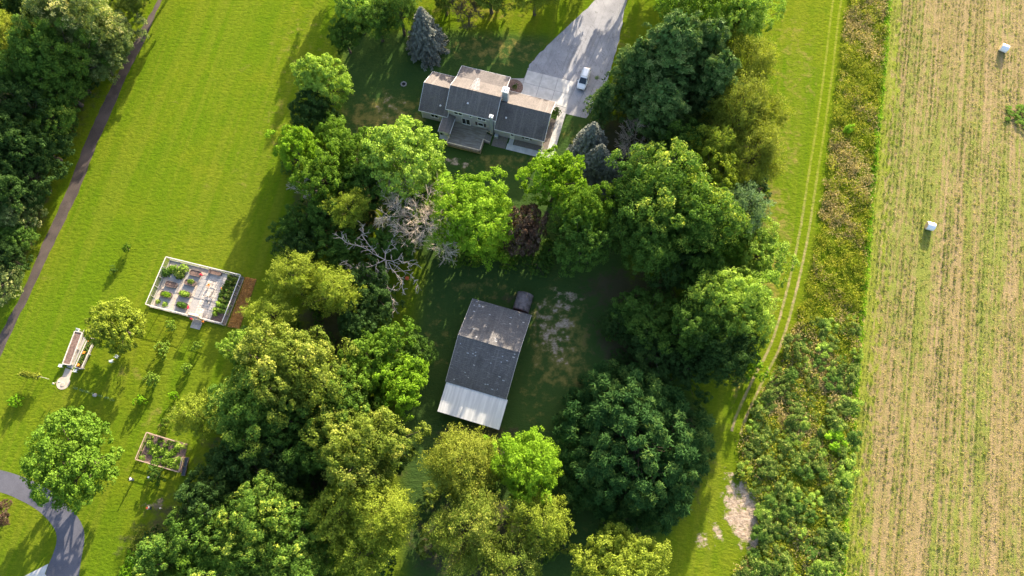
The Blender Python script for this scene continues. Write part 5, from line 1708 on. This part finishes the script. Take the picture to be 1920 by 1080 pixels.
# entrance arbour with a small roof over the gate
gu = GW * 4.5 / 7
arb = thing('garden_gate', 'brown wooden gate with a small roofed arbour in the lower fence', 'gate', tuple(GL(gu, -GD)), GA)
for s in (-1, 1):
    MB().b2(s * 0.75 - .07, s * 0.75 + .07, -.07, .07, 0, 2.3).build('post', M['wood_red'], arb)
MB().slab([(-0.95, -.45, 2.32), (.95, -.45, 2.32), (.95, 0, 2.6), (-.95, 0, 2.6)], .05).slab([(-.95, 0, 2.6), (.95, 0, 2.6), (.95, .45, 2.32), (-.95, .45, 2.32)], .05).build('roof', M['wood_red'], arb)
for k in range(7):
    MB().b2(-.66 + k * .19, -.50 + k * .19, -.03, .03, .1, 1.3).build('picket', M['wood_red'], arb)
MB().b2(-.68, .68, .032, .07, .3, .4).b2(-.68, .68, .032, .07, 1.0, 1.1).build('gate_rail', M['wood_red'], arb)
st = poly_sheet('entrance_slab', None, 0.03, M['gravel_pale'], 0.05, [GL(gu - .95, -GD - .1), GL(gu + .95, -GD - .1), GL(gu + .95, -GD - 1.9), GL(gu - .95, -GD - 1.9)])
structure(st)
for s, fl in ((-1, 'red_flower'), (1, 'orange_flower')):
    p_ = GL(gu + s * 1.15, -GD - .35)
    po = thing('flower_pot', ('terracotta pot of red flowers left of the garden gate', 'terracotta pot of orange flowers right of the garden gate')[s > 0], 'flower pot', tuple(p_))
    MB().tube((0, 0, 0), (0, 0, .4), .16, .25, 14).build('pot', M['terracotta'], po)
    b_ = MB()
    for k in range(12):
        a = k * 2.4
        b_.ball((.2 * math.cos(a) * (k / 12) ** .5, .2 * math.sin(a) * (k / 12) ** .5, .5 + .05 * (k % 3)), .09, 7, 5)
    b_.build('flowers', M[fl], po)
# floor: pale pavers, gravel walks, flagstone terrace
rr = random.Random(12)
floor = structure(MB().prism([GL(.05, -.05), GL(.05, -GD + .05), GL(GW * .56, -GD + .05), GL(GW * .56, -.05)], -.02, .012).build('garden_floor', M['gravel_pale']))
i = 0
for (u0, u1, v0, v1, du, dv) in ((.25, GW * .55, -1.35, -.2, 1.25, 1.1), (.25, 1.05, -GD + .25, -1.4, .75, 1.2), (3.55, 4.25, -GD + .25, -1.4, .68, 1.2), (6.6, 7.15, -GD + .25, -1.4, .5, 1.2)):
    u = u0
    while u < u1 - .2:
        v = v0
        while v < v1 - .2:
            ue, ve = min(u + du, u1), min(v + dv, v1)
            MB().prism([GL(u + .03, v + .03), GL(ue - .03, v + .03), GL(ue - .03, ve - .03), GL(u + .03, ve - .03)], -.01, .04 + rr.uniform(0, .012)).build('paver', M['pavers'], floor)
            v += dv
        u += du
terrace = structure(MB().prism([GL(GW * .56 + .004, -GD + .05), GL(GW * .79, -GD + .05), GL(GW * .79, -.05), GL(GW * .56 + .004, -.05)][::1], -.02, .014).build('terrace', M['flag_joint']))
# irregular flagstones
fs_n = 0
nu, nvv = 6, 19
ju = [[(rr.uniform(-.3, .3), rr.uniform(-.3, .3)) for _ in range(nvv + 1)] for _ in range(nu + 1)]
def fpt(i, j):
    a, b = ju[i][j]
    if i in (0, nu): a = 0
    if j in (0, nvv): b = 0
    U0, U1 = GW * .565, GW * .785
    return Vector((U0 + (U1 - U0) * (i + a) / nu, -GD + .12 + (GD - .2) * (j + b) / nvv))
for i in range(nu):
    for j in range(nvv):
        q = [fpt(i, j), fpt(i + 1, j), fpt(i + 1, j + 1), fpt(i, j + 1)]
        c = sum(q, Vector((0, 0))) / 4
        q = [c + (p_ - c) * .90 for p_ in q]
        MB().prism([GL(p_.x, p_.y) for p_ in q], 0, .045 + rr.uniform(0, .015)).build('flagstone', M['flag'], terrace)

# plants built from leaves
def plant_mesh(seed, R, H, n, leaf, up=0.6, aspect=.45):
    g = np.random.default_rng(seed)
    d = sphere_dirs(n, g, -0.1)
    C = d * g.uniform(.45, 1, (n, 1)) * [R[0], R[1], H] 
    C[:, 2] = np.abs(C[:, 2]) + .05
    v, q = leaves(C, d * .6 + g.normal(size=(n, 3)) * .5 + [0, 0, up], leaf * g.uniform(.6, 1.4, n), aspect, g)
    return mesh_np('foliage', v, q, g.uniform(0, 1, n))
def plant(name, label, cat, loc, R, H, n, leaf, mat, seed, rz=GA, group=None, stem=True):
    t = thing(name, label, cat, tuple(loc), rz, group)
    obj('foliage', plant_mesh(seed, R, H, n, leaf), LEAF[mat], t)
    if stem:
        sg = []
        g = random.Random(seed)
        for k in range(6):
            a = g.uniform(0, 6.28)
            sg.append((np.array([R[0] * .2 * math.cos(a), R[1] * .2 * math.sin(a), 0.0]), np.array([R[0] * .6 * math.cos(a), R[1] * .6 * math.sin(a), H * .75]), .02 + H * .004, .008))
        obj('stem', tubes(sg, 'stem', 4), M['bark'], t)
    return t
def raised_bed(x, y, w, d, label, crop=None, rz=GA, h=.45):
    p_ = P(x, y, h)
    t = thing('raised_bed', label, 'raised bed', (p_.x, p_.y, .012), rz, 'raised beds of the kitchen garden')
    ring_o, ring_i = [], []
    for k in range(24):
        a = 2 * math.pi * k / 24
        e_ = lambda c, s_: math.copysign(abs(c) ** .45, c) * s_
        ring_o.append((e_(math.cos(a), w / 2), e_(math.sin(a), d / 2)))
        ring_i.append((e_(math.cos(a), w / 2 - .06), e_(math.sin(a), d / 2 - .06)))
    mb = MB()
    vs = [(a, b, 0) for a, b in ring_o] + [(a, b, h) for a, b in ring_o] + [(a, b, h) for a, b in ring_i] + [(a, b, h - .12) for a, b in ring_i]
    fs = []
    for k in range(24):
        m = (k + 1) % 24
        for lv in range(3):
            fs.append((lv * 24 + k, lv * 24 + m, lv * 24 + 24 + m, lv * 24 + 24 + k))
    mb.add(vs, fs).build('bed_wall', M['bed_metal'], t)
    MB().prism(ring_i, h - .2, h - .09).build('soil', M['soil'], t)
    if crop:
        nm, mat, H, n, leaf, lab = crop
        plant(nm, lab, 'plant', (p_.x, p_.y, h - .1), (w * .5, d * .52), H, n, leaf, mat, int(x * 3 + y), rz, 'crops in the raised beds', False)
    return t
raised_bed(366, 512, 2.3, 1.15, 'empty raised bed with bare soil, upper middle of the kitchen garden')
raised_bed(403, 510, 2.6, 1.0, 'empty raised bed against the upper fence of the kitchen garden')
raised_bed(320.5, 533, 2.3, 1.1, 'empty raised bed with bare soil, left in the kitchen garden')
raised_bed(356, 530, 2.2, 1.1, 'raised bed half filled with light leaves, middle of the kitchen garden')
plant('lettuce_plant', 'light leafy crop in the half filled raised bed', 'plant', tuple(P(358, 528, .4)), (.7, .5), .5, 130, .28, 'light', 71, stem=False)
raised_bed(311, 552, 2.3, 1.2, 'raised bed packed with vivid low greens, left in the kitchen garden', ('leaf_crop', 'vivid', .45, 420, .22, 'dense vivid green crop filling the left raised bed'))
raised_bed(346, 551, 2.3, 1.2, 'raised bed with loose light leaves below the half filled one', ('leaf_crop', 'light', .65, 260, .34, 'loose light green crop in the middle raised bed'))
raised_bed(341, 572, 2.3, 1.2, 'raised bed with dark bushy plants near the lower fence', ('leaf_crop', 'mid', .7, 340, .28, 'dark bushy crop in the raised bed near the lower fence'))
plant('pepper_plant', 'small light plant left of its twin at the lower left of the kitchen garden', 'plant', tuple(P(297, 566)), (.55, .5), .6, 110, .25, 'light', 72)
plant('pepper_plant', 'small light plant right of its twin at the lower left of the kitchen garden', 'plant', tuple(P(310, 571)), (.6, .6), .7, 120, .25, 'light', 73)
for k, (x, y, m, n) in enumerate(((312, 512, 'mid', 380), (338, 516, 'sumac', 380), (327, 506, 'bright', 260), (345, 505, 'light', 180))):
    plant('sunflower_plant', ('big leafy plant nearest the left fence of the kitchen garden', 'big leafy plant at the right end of the upper left clump', 'big leafy plant at the centre of the upper left clump', 'light leafy plant behind the upper left clump')[k],
          'plant', tuple(P(x, y)), (1.15, .95), 1.3, n, .40, m, 80 + k)
def flower_cluster(x, y, z, mat, label, r=.28, n=9, seed=1):
    g = random.Random(seed)
    p_ = P(x, y, z)
    t = thing('flower', label, 'flowers', (p_.x, p_.y, 0))
    b_ = MB()
    for k in range(n):
        a = g.uniform(0, 6.28); q = r * g.uniform(.1, 1)
        b_.ball((q * math.cos(a), q * math.sin(a), z + g.uniform(-.08, .08)), g.uniform(.07, .13), 7, 5)
    b_.build('petals', mat, t)
    MB().tube((0, 0, 0), (0, 0, z), .03, n=5).build('stem', M['bark'], t)
    return t
flower_cluster(377.5, 515, .6, M['red_flower'], 'red flowers at the end of the upper middle raised bed', seed=2)
flower_cluster(353.5, 576, .6, M['red_flower'], 'red flowers beside the raised bed near the lower fence', seed=3)
flower_cluster(415, 541, .9, M['orange_flower'], 'orange flowers at the edge of the tall crop rows', .2, 6, seed=4)
flower_cluster(391, 534, .5, M['orange_flower'], 'rusty orange flowers in a planter on the flagstones', .45, 8, seed=5)
# tall crop bed at the right
cb = structure(MB().prism([GL(GW * .795, -GD + .1), GL(GW - .1, -GD + .1), GL(GW - .1, -.15), GL(GW * .795, -.15)], -.02, .03).build('crop_bed', M['soil']))
for i in range(3):
    for j in range(9):
        u = GW * .82 + i * GW * .062
        v = -.7 - j * (GD - 1.4) / 9
        if j == 8 and i > 0:
            continue
        plant('corn_plant', 'tall dark leafy plant in the crop rows along the right fence', 'plant', tuple(GL(u + rr.uniform(-.15, .15), v + rr.uniform(-.15, .15))), (.5, .55), rr.uniform(.9, 1.5), 90, .42, 'sumac' if j < 6 else 'light', 200 + i * 9 + j, rr.uniform(0, 6), 'crop rows along the right fence')
# stone table and benches on the terrace
tb = thing('stone_bench', 'pale stone bench in the middle of the flagstone terrace', 'bench', tuple(GL(GW * .675, -GD * .58, .05)), GA)
MB().b2(-.75, .75, -.22, .22, .42, .52).build('seat', M['flag'], tb, bevel=.02)
for s in (-1, 1):
    MB().b2(s * .55 - .1, s * .55 + .1, -.18, .18, 0, .42).build('leg', M['flag'], tb)
tb = thing('garden_table', 'narrow grey slatted table on the flagstone terrace', 'table', tuple(GL(GW * .665, -GD * .44, .05)), GA + math.radians(80))
for k in range(5):
    MB().b2(-.9, .9, -.38 + k * .155, -.25 + k * .155, .7, .74).build('slat', M['wood_grey'], tb)
for sx in (-1, 1):
    for sy in (-1, 1):
        MB().b2(sx * .8 - .04, sx * .8 + .04, sy * .3 - .04, sy * .3 + .04, 0, .7).build('leg', M['wood_grey'], tb)

# straw mulch bed outside the right fence
ms = [P(*q) for q in ((461, 520), (481, 524), (474, 545), (462, 580), (449, 616), (427, 613), (440, 578), (452, 545))]
bed = poly_sheet('mulch_bed', None, .07, M['mulch'], .09, [tuple(p_) for p_ in ms])
tag(bed, 'brown straw mulch bed outside the right fence of the kitchen garden', 'mulch bed')
rng = np.random.default_rng(31)
X = rng.uniform(min(p_.x for p_ in ms), max(p_.x for p_ in ms), 5200); Y = rng.uniform(min(p_.y for p_ in ms), max(p_.y for p_ in ms), 5200)
kk = in_poly(X, Y, ms)
C = np.stack([X[kk], Y[kk], rng.uniform(.08, .24, kk.sum())], 1)
v_, q_ = leaves(C, rng.normal(size=C.shape) * .5 + [0, 0, .8], rng.uniform(.25, .6, len(C)), .2, rng)
so = obj('straw', mesh_np('straw', v_, q_, rng.uniform(0, 1, len(C))), LEAF['straw'], bed)
so['kind'] = 'stuff'

# ================================================================== LONG RAISED PLANTERS, PATH AND FEEDER
PA_ = P(138, 661, .7)
pl_ang = math.atan2(*(lambda d: (d.y, d.x))(P(147, 622, .7) - P(125, 684, .7)))
def long_planter(name, label, a, b, w, filled):
    a, b = P(*a, .75), P(*b, .75)
    c = (a + b) / 2
    d = b - a
    ang = math.atan2(d.y, d.x)
    L = d.length
    t = thing(name, label, 'planter', (c.x, c.y, 0), ang, 'long raised planters')
    for s in (-1, 1):
        MB().b2(-L / 2, L / 2, s * w / 2 - .09, s * w / 2 + .09, .25, .75).build('side_board', M['wood_grey'], t)
        MB().b2(s * L / 2 - .08, s * L / 2 + .08, -w / 2 + .092, w / 2 - .092, .25, .748).build('end_board', M['wood_grey'], t)
    MB().b2(-L / 2 + .082, L / 2 - .082, -w / 2 + .092, w / 2 - .092, .3, .64).build('soil', M['soil'], t)
    for x in (-L / 2 + .2, 0, L / 2 - .2):
        for s in (-1, 1):
            MB().b2(x - .06, x + .06, s * (w / 2 + .15) - .06, s * (w / 2 + .15) + .06, 0, .6).build('leg', M['wood_grey'], t)
    return t, c, ang, L
t1, c1_, a1_, L1 = long_planter('long_planter', 'long wooden planter of bare soil beside the yellow-green lawn tree', (147, 622), (124, 683), 1.45, False)
t2, c2_, a2_, L2 = long_planter('long_planter', 'long wooden planter full of leafy plants and orange flowers', (171, 634), (146, 690), 1.25, True)
for k in range(9):
    f = -L2 / 2 + .5 + k * (L2 - 1) / 8
    q = Vector((c2_.x + f * math.cos(a2_), c2_.y + f * math.sin(a2_), .62))
    if k in (0, 4, 8):
        o_ = thing('marigold_plant', 'orange flowering plant in the leafy long planter', 'plant', tuple(q), 0, 'plants in the long planter')
        bb = MB()
        for m in range(9):
            aa = m * 2.4
            bb.ball((.28 * math.cos(aa) * (m / 9) ** .5, .28 * math.sin(aa) * (m / 9) ** .5, .32 + .05 * (m % 3)), .1, 7, 5)
        bb.build('petals', M['orange_flower'], o_)
        obj('foliage', plant_mesh(400 + k, (.4, .4), .3, 60, .2), LEAF['mid'], o_)
    else:
        plant('leafy_plant', 'round leafy green plant in the leafy long planter', 'plant', tuple(q), (.5, .5), .5, 90, .26, 'sumac', 410 + k, 0, 'plants in the long planter', False)
# white chairs at the planter ends
def chair(x, y, label, rz):
    p_ = P(x, y, .4)
    t = thing('garden_chair', label, 'chair', (p_.x, p_.y, 0), rz, 'white garden chairs')
    for k in range(4):
        MB().b2(-.25, .25, -.25 + k * .13, -.14 + k * .13, .40, .44).build('slat', M['white_paint'], t)
    MB().b2(-.25, .25, .27, .31, .42, .9).build('backrest', M['white_paint'], t)
    for sx in (-1, 1):
        for sy in (-1, 1):
            MB().b2(sx * .23 - .025, sx * .23 + .025, sy * .24 - .025, sy * .24 + .025, 0, .40).build('leg', M['white_paint'], t)
        MB().b2(sx * .27 - .03, sx * .27 + .03, -.26, .27, .62, .66).build('armrest', M['white_paint'], t)
    return t
chair(146.5, 619.5, 'white garden chair at the upper end of the bare planter', a1_ + math.pi / 2)
chair(114.5, 685.5, 'white garden chair at the lower end of the bare planter', a1_ - math.pi / 2)
chair(142, 695, 'white garden chair at the lower end of the leafy planter', a2_ - math.pi / 2)
chair(219.5, 668.5, 'pinkish white chair under the round yellow-green tree, the right one', 2.6)
chair(209, 677, 'white chair under the round yellow-green tree, the left one', 3.5)
# gravel path between the planters, walk and round pad
structure(poly_sheet('garden_path', [(157, 618), (166, 622), (160, 638), (136, 692), (125, 688), (150, 633)], .016, M['gravel_pale'], .03))
structure(poly_sheet('walk', [(123, 690), (136, 694), (130, 712), (115, 711)], .03, M['pavers'], .04))
pc = P(118.5, 718)
structure(MB().prism([(pc.x + 1.22 * math.cos(k * .2618), pc.y + 1.22 * math.sin(k * .2618)) for k in range(24)], -.02, .045).build('round_pad', M['pavers']))
fp = P(117.5, 721)
bf = thing('bird_feeder', 'tall thin pole with hanging bird feeder on the round stone pad', 'bird feeder', tuple(fp), .3)
MB().tube((0, 0, .045), (0, 0, 2.2), .03, n=8).build('pole', M['wire'], bf)
MB().tube((-.55, 0, 2.16), (.55, 0, 2.16), .022, n=6).build('cross_arm', M['wire'], bf)
for s in (-.5, .5):
    fd = MB().tube((s, 0, 1.55), (s, 0, 1.95), .11, n=10).build('feeder', M['wood_tan'], bf)
    MB().tube((s, 0, 1.952), (s, 0, 2.1), .19, .02, 10).build('lid', M['wire'], fd)
MB().tube((0, 0, .046), (0, 0, .12), .42, .36, 16).build('foot', M['pavers'], bf)
# trellis with climbing plants
tre = thing('trellis', 'row of thin posts with yellow climbing plants on the left lawn', 'trellis', tuple(P(75, 706)))
o_ = P(75, 706)
tp = [P(x, y) - o_ for x, y in ((55, 704), (68, 706), (80, 708), (92, 711))]
for q in tp:
    MB().tube((q.x, q.y, 0), (q.x, q.y, 2.3), .035, n=6).build('post', M['wood_grey'], tre)
for z in (.8, 1.5, 2.2):
    MB().tube((tp[0].x, tp[0].y, z), (tp[3].x, tp[3].y, z), .012, n=4).build('wire', M['wire'], tre)
g = np.random.default_rng(66)
n_ = 1500
f_ = g.uniform(-.05, .82, n_)
C = np.array([tp[0].x, tp[0].y, 0]) + f_[:, None] * np.array([tp[3].x - tp[0].x, tp[3].y - tp[0].y, 0]) + g.normal(size=(n_, 3)) * [.25, .25, 0]
C[:, 2] = g.uniform(1.2, 2.5, n_)
v_, q_ = leaves(C, g.normal(size=C.shape) * .6 + [0, 0, .6], g.uniform(.2, .4, n_), .55, g)
obj('vine', mesh_np('vine', v_, q_, g.uniform(0, 1, n_)), LEAF['gold'], tre)

# ================================================================== SECOND, LOWER VEGETABLE PLOT
A2 = math.radians(-15)
corners = [P(*q) for q in ((280, 812), (332, 828), (350, 846), (344, 888), (259, 863))]
VO = P(281, 812)
pA, pB, pC, pD = P(281, 812), P(352, 832), P(341, 886), P(260, 862)
plot = structure(poly_sheet('vegetable_plot', None, .016, M['soil'], .03, [tuple(p_) for p_ in (pA, pB, pC, pD)]))
vf = thing('plot_fence', 'low reddish board fence round the lower vegetable plot', 'fence', tuple(VO))
def plank_run(a, b, n, h=1.15):
    a, b = a - VO, b - VO
    d = b - a; L = d.length; ang = math.atan2(d.y, d.x)
    for i in range(n + 1):
        q = a + d * (i / n)
        MB().box((q.x, q.y, h / 2), (.1, .1, h), ang).build('post', M['wood_red'], vf)
    for i in range(n):
        c = a + d * ((i + .5) / n)
        MB().box((c.x, c.y, h + .02), (L / n - .02, .17, .045), ang).build('top_board', M['wood_red'], vf)
        MB().box((c.x, c.y, .6), (L / n - .12, .03, .16), ang).build('rail', M['wood_red'], vf)
plank_run(pA, P(333, 828), 4); plank_run(pA, pD, 3); plank_run(pD, pC, 5); plank_run(P(347, 858), pC, 2)
cold = thing('cold_frame', 'narrow dark cold frame at the right end of the lower plot', 'cold frame', tuple(P(341, 875)), math.atan2(pC.y - P(347, 858).y, pC.x - P(347, 858).x))
for k in range(2):
    MB().b2(-1.6 + k * 1.6, -.1 + k * 1.6, .45, 1.1, .2, .5).build('box', M['bed_metal'], cold)
    MB().b2(-1.55 + k * 1.6, -.15 + k * 1.6, .5, 1.05, .503, .53).build('pane', M['glass'], cold)
g = np.random.default_rng(91)
poly = [tuple(p_) for p_ in (pA, pB, pC, pD)]
cnt = 0
for _ in range(600):
    x, y = g.uniform(min(p_[0] for p_ in poly), max(p_[0] for p_ in poly)), g.uniform(min(p_[1] for p_ in poly), max(p_[1] for p_ in poly))
    cx, cy = sum(p_[0] for p_ in poly) / 4, sum(p_[1] for p_ in poly) / 4
    if in_poly(np.array([cx + (x - cx) / .86]), np.array([cy + (y - cy) / .86]), poly)[0] and cnt < 46:
        plant('vegetable_plant', 'leafy green vegetable plant in the lower fenced plot', 'plant', (x, y, .016), (.65, .65), .6, 70, .30, 'bright' if cnt % 3 else 'light', 500 + cnt % 6, g.uniform(0, 6), 'vegetables in the lower plot', False)
        cnt += 1
tree_px('s', 2, 296, 888, 17, 2.2, 'mid', 'single dark bush in front of the lower plot fence', cat='shrub', name='shrub')

# saplings and small shrubs on the left lawn
SAP = [(238, 465, 9, 1.9, 'bright', 'lone small sapling high on the left lawn'), (212, 506, 8, 1.3, 'mid', 'tiny dark sapling below the lone one on the left lawn'),
       (30, 751, 13, 1.8, 'lime', 'yellow-green round shrub left of the bird feeder'), (321, 611, 11, 2.0, 'light', 'sapling just below the kitchen garden fence'),
       (305, 655, 15, 2.4, 'light', 'sapling below left of the garden gate'), (370, 648, 10, 2.0, 'light', 'sapling below right of the garden gate'),
       (286, 711, 14, 2.4, 'light', 'light sapling in the long shadow right of the white chairs'), (262, 751, 11, 2.0, 'lime', 'lime sapling below the light one in the long shadow'),
       (350, 690, 10, 2.0, 'light', 'sapling at the right end of the orchard rows'), (326, 742, 9, 1.9, 'lime', 'lime sapling above the lower plot'),
       (313, 790, 10, 1.6, 'bright', 'thin shrub just above the lower plot fence')]
for i, (x, y, r, h, m, lab) in enumerate(SAP):
    place = P(x, y, h * .5)
    place_tree('s', i % 3, (place.x, place.y, 0), r / PXM(x, y), h, m, lab, 'shrub', 'young trees on the left lawn', 'sapling')
# low scruffy row across the tree shadow
for i in range(7):
    x, y = 142 + i * 11.5, 728 + i * 3.6
    q = P(x, y)
    plant('row_plant', 'low scruffy plant in the thin row across the tree shadow', 'plant', tuple(q), (.55, .25), .35, 40, .22, 'sage', 600 + i, GA, 'thin plant row on the left lawn', False)
st_ = P(178.5, 741)
tag(MB().ball((0, 0, .12), (.45, .35, .22), 9, 6).build('stone', M['stone'], None, tuple(st_)), 'grey stone in the thin plant row on the left lawn', 'stone')
# yellow hedge at the bottom
hg = [(268, 1002), (262, 1018), (256, 1032), (250, 1046), (243, 1060), (236, 1074)]
for i, (x, y) in enumerate(hg):
    q = P(x, y, .6)
    place_tree('s', i % 3, (q.x, q.y, 0), 1.35, 1.3, 'gold' if i < 3 else 'lime', 'yellow leafy shrub in the short hedge by the bottom left wood', 'shrub', 'yellow hedge shrubs', 'hedge_shrub')
# shrubs by the house
tree_px('s', 0, 1043, 212, 9, 2.0, 'dark', 'dark rounded shrub at the east end wall of the garage', cat='shrub', name='shrub')
bedc = P(963, 164)
structure(MB().prism([(bedc.x + 2.0 * math.cos(k * .2618), bedc.y + 2.0 * math.sin(k * .2618)) for k in range(24)], -.02, .062).build('planting_bed', M['soil']))
tree_px('s', 1, 966, 163, 5, 1.1, 'mid', 'small green shrub in the round bed between house and apron', cat='shrub', name='shrub')
fpit = P(757, 158)
fr_ = thing('fire_pit', 'small ring of stones with dark centre on the lawn left of the house', 'fire pit', tuple(fpit))
for k in range(11):
    a = 6.283 * k / 11
    MB().ball((.52 * math.cos(a), .52 * math.sin(a), .1), (.17, .15, .14), 7, 5).build('stone', M['stone'], fr_, rotz=0)
MB().tube((0, 0, -.01), (0, 0, .03), .42, n=14).build('ash', M['black_rubber'], fr_)
# small orange bucket in the light patch
ob = thing('bucket', 'small bright orange bucket on the sunlit grass below the bare white limbs', 'bucket', tuple(P(764, 523)))
MB().tube((0, 0, 0), (0, 0, .5), .28, .38, 16).build('shell', M['orange'], ob)
MB().tube((-.38, 0, .5), (0, 0, .62), .015, n=5).tube((0, 0, .62), (.38, 0, .5), .015, n=5).build('handle', M['wire'], ob)

# ================================================================== PEOPLE
def skin_mesh(name, verts, edges, mat, parent, root=0, sub=1):
    me = bpy.data.meshes.new(name)
    me.from_pydata([v[:3] for v in verts], edges, [])
    o = obj(name, me, mat, parent)
    m = o.modifiers.new('skin', 'SKIN')
    m.use_smooth_shade = True
    sv = me.skin_vertices[0].data if me.skin_vertices else None
    if sv is None:
        bpy.context.view_layer.objects.active = o
        sv = me.skin_vertices[0].data
    for i, v in enumerate(verts):
        r = v[3]
        sv[i].radius = (r, r) if not isinstance(r, tuple) else r
        sv[i].use_root = (i == root)
    s = o.modifiers.new('sub', 'SUBSURF'); s.levels = sub; s.render_levels = sub
    return o
def person(px, py, rz, label, hair_mat, hat=None, arm=(.25, .15)):
    t = thing('person', label, 'person', tuple(P(px, py)), rz)
    V_ = [(0, 0, .95, (.15, .11)), (0, 0, 1.15, (.14, .10)), (0, .01, 1.36, (.17, .11)), (0, .01, 1.46, (.09, .07)), (0, .015, 1.53, .055), (0, .03, 1.62, (.075, .09)), (0, .02, 1.70, (.07, .085)), (0, 0.1, 1.61, .02)]
    E_ = [(0, 1), (1, 2), (2, 3), (3, 4), (4, 5), (5, 6), (5, 7)]
    def chain(start, pts):
        k = start
        for p_ in pts:
            V_.append(p_); E_.append((k, len(V_) - 1)); k = len(V_) - 1
        return k
    for s in (-1, 1):
        f = arm[0] if s > 0 else arm[1]
        hnd = chain(2, [(s * .19, 0, 1.41, .065), (s * .25, .03 + f * .1, 1.14, .05), (s * .26, .06 + f, .95 + f * .5, .036), (s * .26, .09 + f * 1.2, .88 + f * .5, (.02, .038))])
        hx, hy, hz = V_[hnd][:3]
        for j, (dx, ln) in enumerate(((-.03, .075), (-.01, .085), (.01, .08), (.03, .065))):
            chain(hnd, [(hx + dx, hy + .03, hz - .05, .009), (hx + dx, hy + .045, hz - .05 - ln * .6, .008)])
        chain(hnd, [(hx - s * .045, hy + .04, hz - .01, .010), (hx - s * .055, hy + .065, hz - .045, .009)])
        st_ = .10 if s > 0 else -.06
        chain(0, [(s * .10, 0, .86, .095), (s * .11, .03 + st_, .49, .062), (s * .11, st_ - .02, .09, .045), (s * .115, st_ + .13, .04, .038)])
    body = skin_mesh('body', V_, E_, M['skin'], t, 0, 1)
    sh = [(0, 0, .90, (.175, .13)), (0, 0, 1.15, (.165, .125)), (0, .01, 1.36, (.195, .13)), (0, .01, 1.465, (.10, .085))]
    se = [(0, 1), (1, 2), (2, 3)]
    for s in (-1, 1):
        f = arm[0] if s > 0 else arm[1]
        k = len(sh)
        sh += [(s * .20, 0, 1.41, .085), (s * .25, .03 + f * .1, 1.16, .07)]
        se += [(2, k), (k, k + 1)]
    skin_mesh('shirt', sh, se, M['shirt'], t, 0, 1)
    tr2 = [(0, 0, .95, (.165, .125))]
    te = []
    for s in (-1, 1):
        st_ = .10 if s > 0 else -.06
        k = len(tr2)
        tr2 += [(s * .10, 0, .85, .112), (s * .11, .03 + st_, .49, .08), (s * .11, st_ - .02, .12, .068)]
        te += [(0, k), (k, k + 1), (k + 1, k + 2)]
    skin_mesh('trousers', tr2, te, M['trousers'], t, 0, 1)
    for s in (-1, 1):
        st_ = .10 if s > 0 else -.06
        MB().ball((s * .115, st_ + .06, .05), (.055, .14, .05), 10, 6).build('shoe', M['black_rubber'], t, smooth=True)
        MB().ball((s * .032, .112, 1.645), .011, 8, 6).build('eye', M['black_rubber'], body)
        MB().ball((s * .083, .03, 1.63), (.012, .022, .032), 8, 6).build('ear', M['skin'], body)
    MB().ball((0, .108, 1.575), (.028, .008, .007), 8, 5).build('mouth', M['red_flower'], body)
    MB().ball((0, .005, 1.70), (.105, .118, .105), 14, 9).build('hair' if not hat else 'cap', hair_mat, t, smooth=True)
    if hat:
        MB().tube((0, .02, 1.705), (0, .02, 1.725), .19, .17, 18).build('hat_brim', hair_mat, t)
    return t
person(251.5, 899, math.radians(80), 'person in a white top with dark hair standing left of the lower plot', M['hair'])
person(285, 953, math.radians(60), 'person in a white top and orange hat below the lower plot', M['orange'], True, (.35, .3))
tag(MB().tube((0, 0, 0), (0, 0, .35), .14, .18, 12).build('bucket', M['white_paint'], None, tuple(P(280, 895))), 'small white bucket beside the dark bush at the lower plot', 'bucket')
tag(MB().tube((0, 0, 0), (0, 0, .6), .05, .05, 8).ball((0, 0, .7), (.18, .18, .14), 9, 6).build('garden_ornament', M['wood_grey'], None, tuple(P(304, 953))), 'small pale ornament on a stake right of the person in the orange hat', 'ornament')
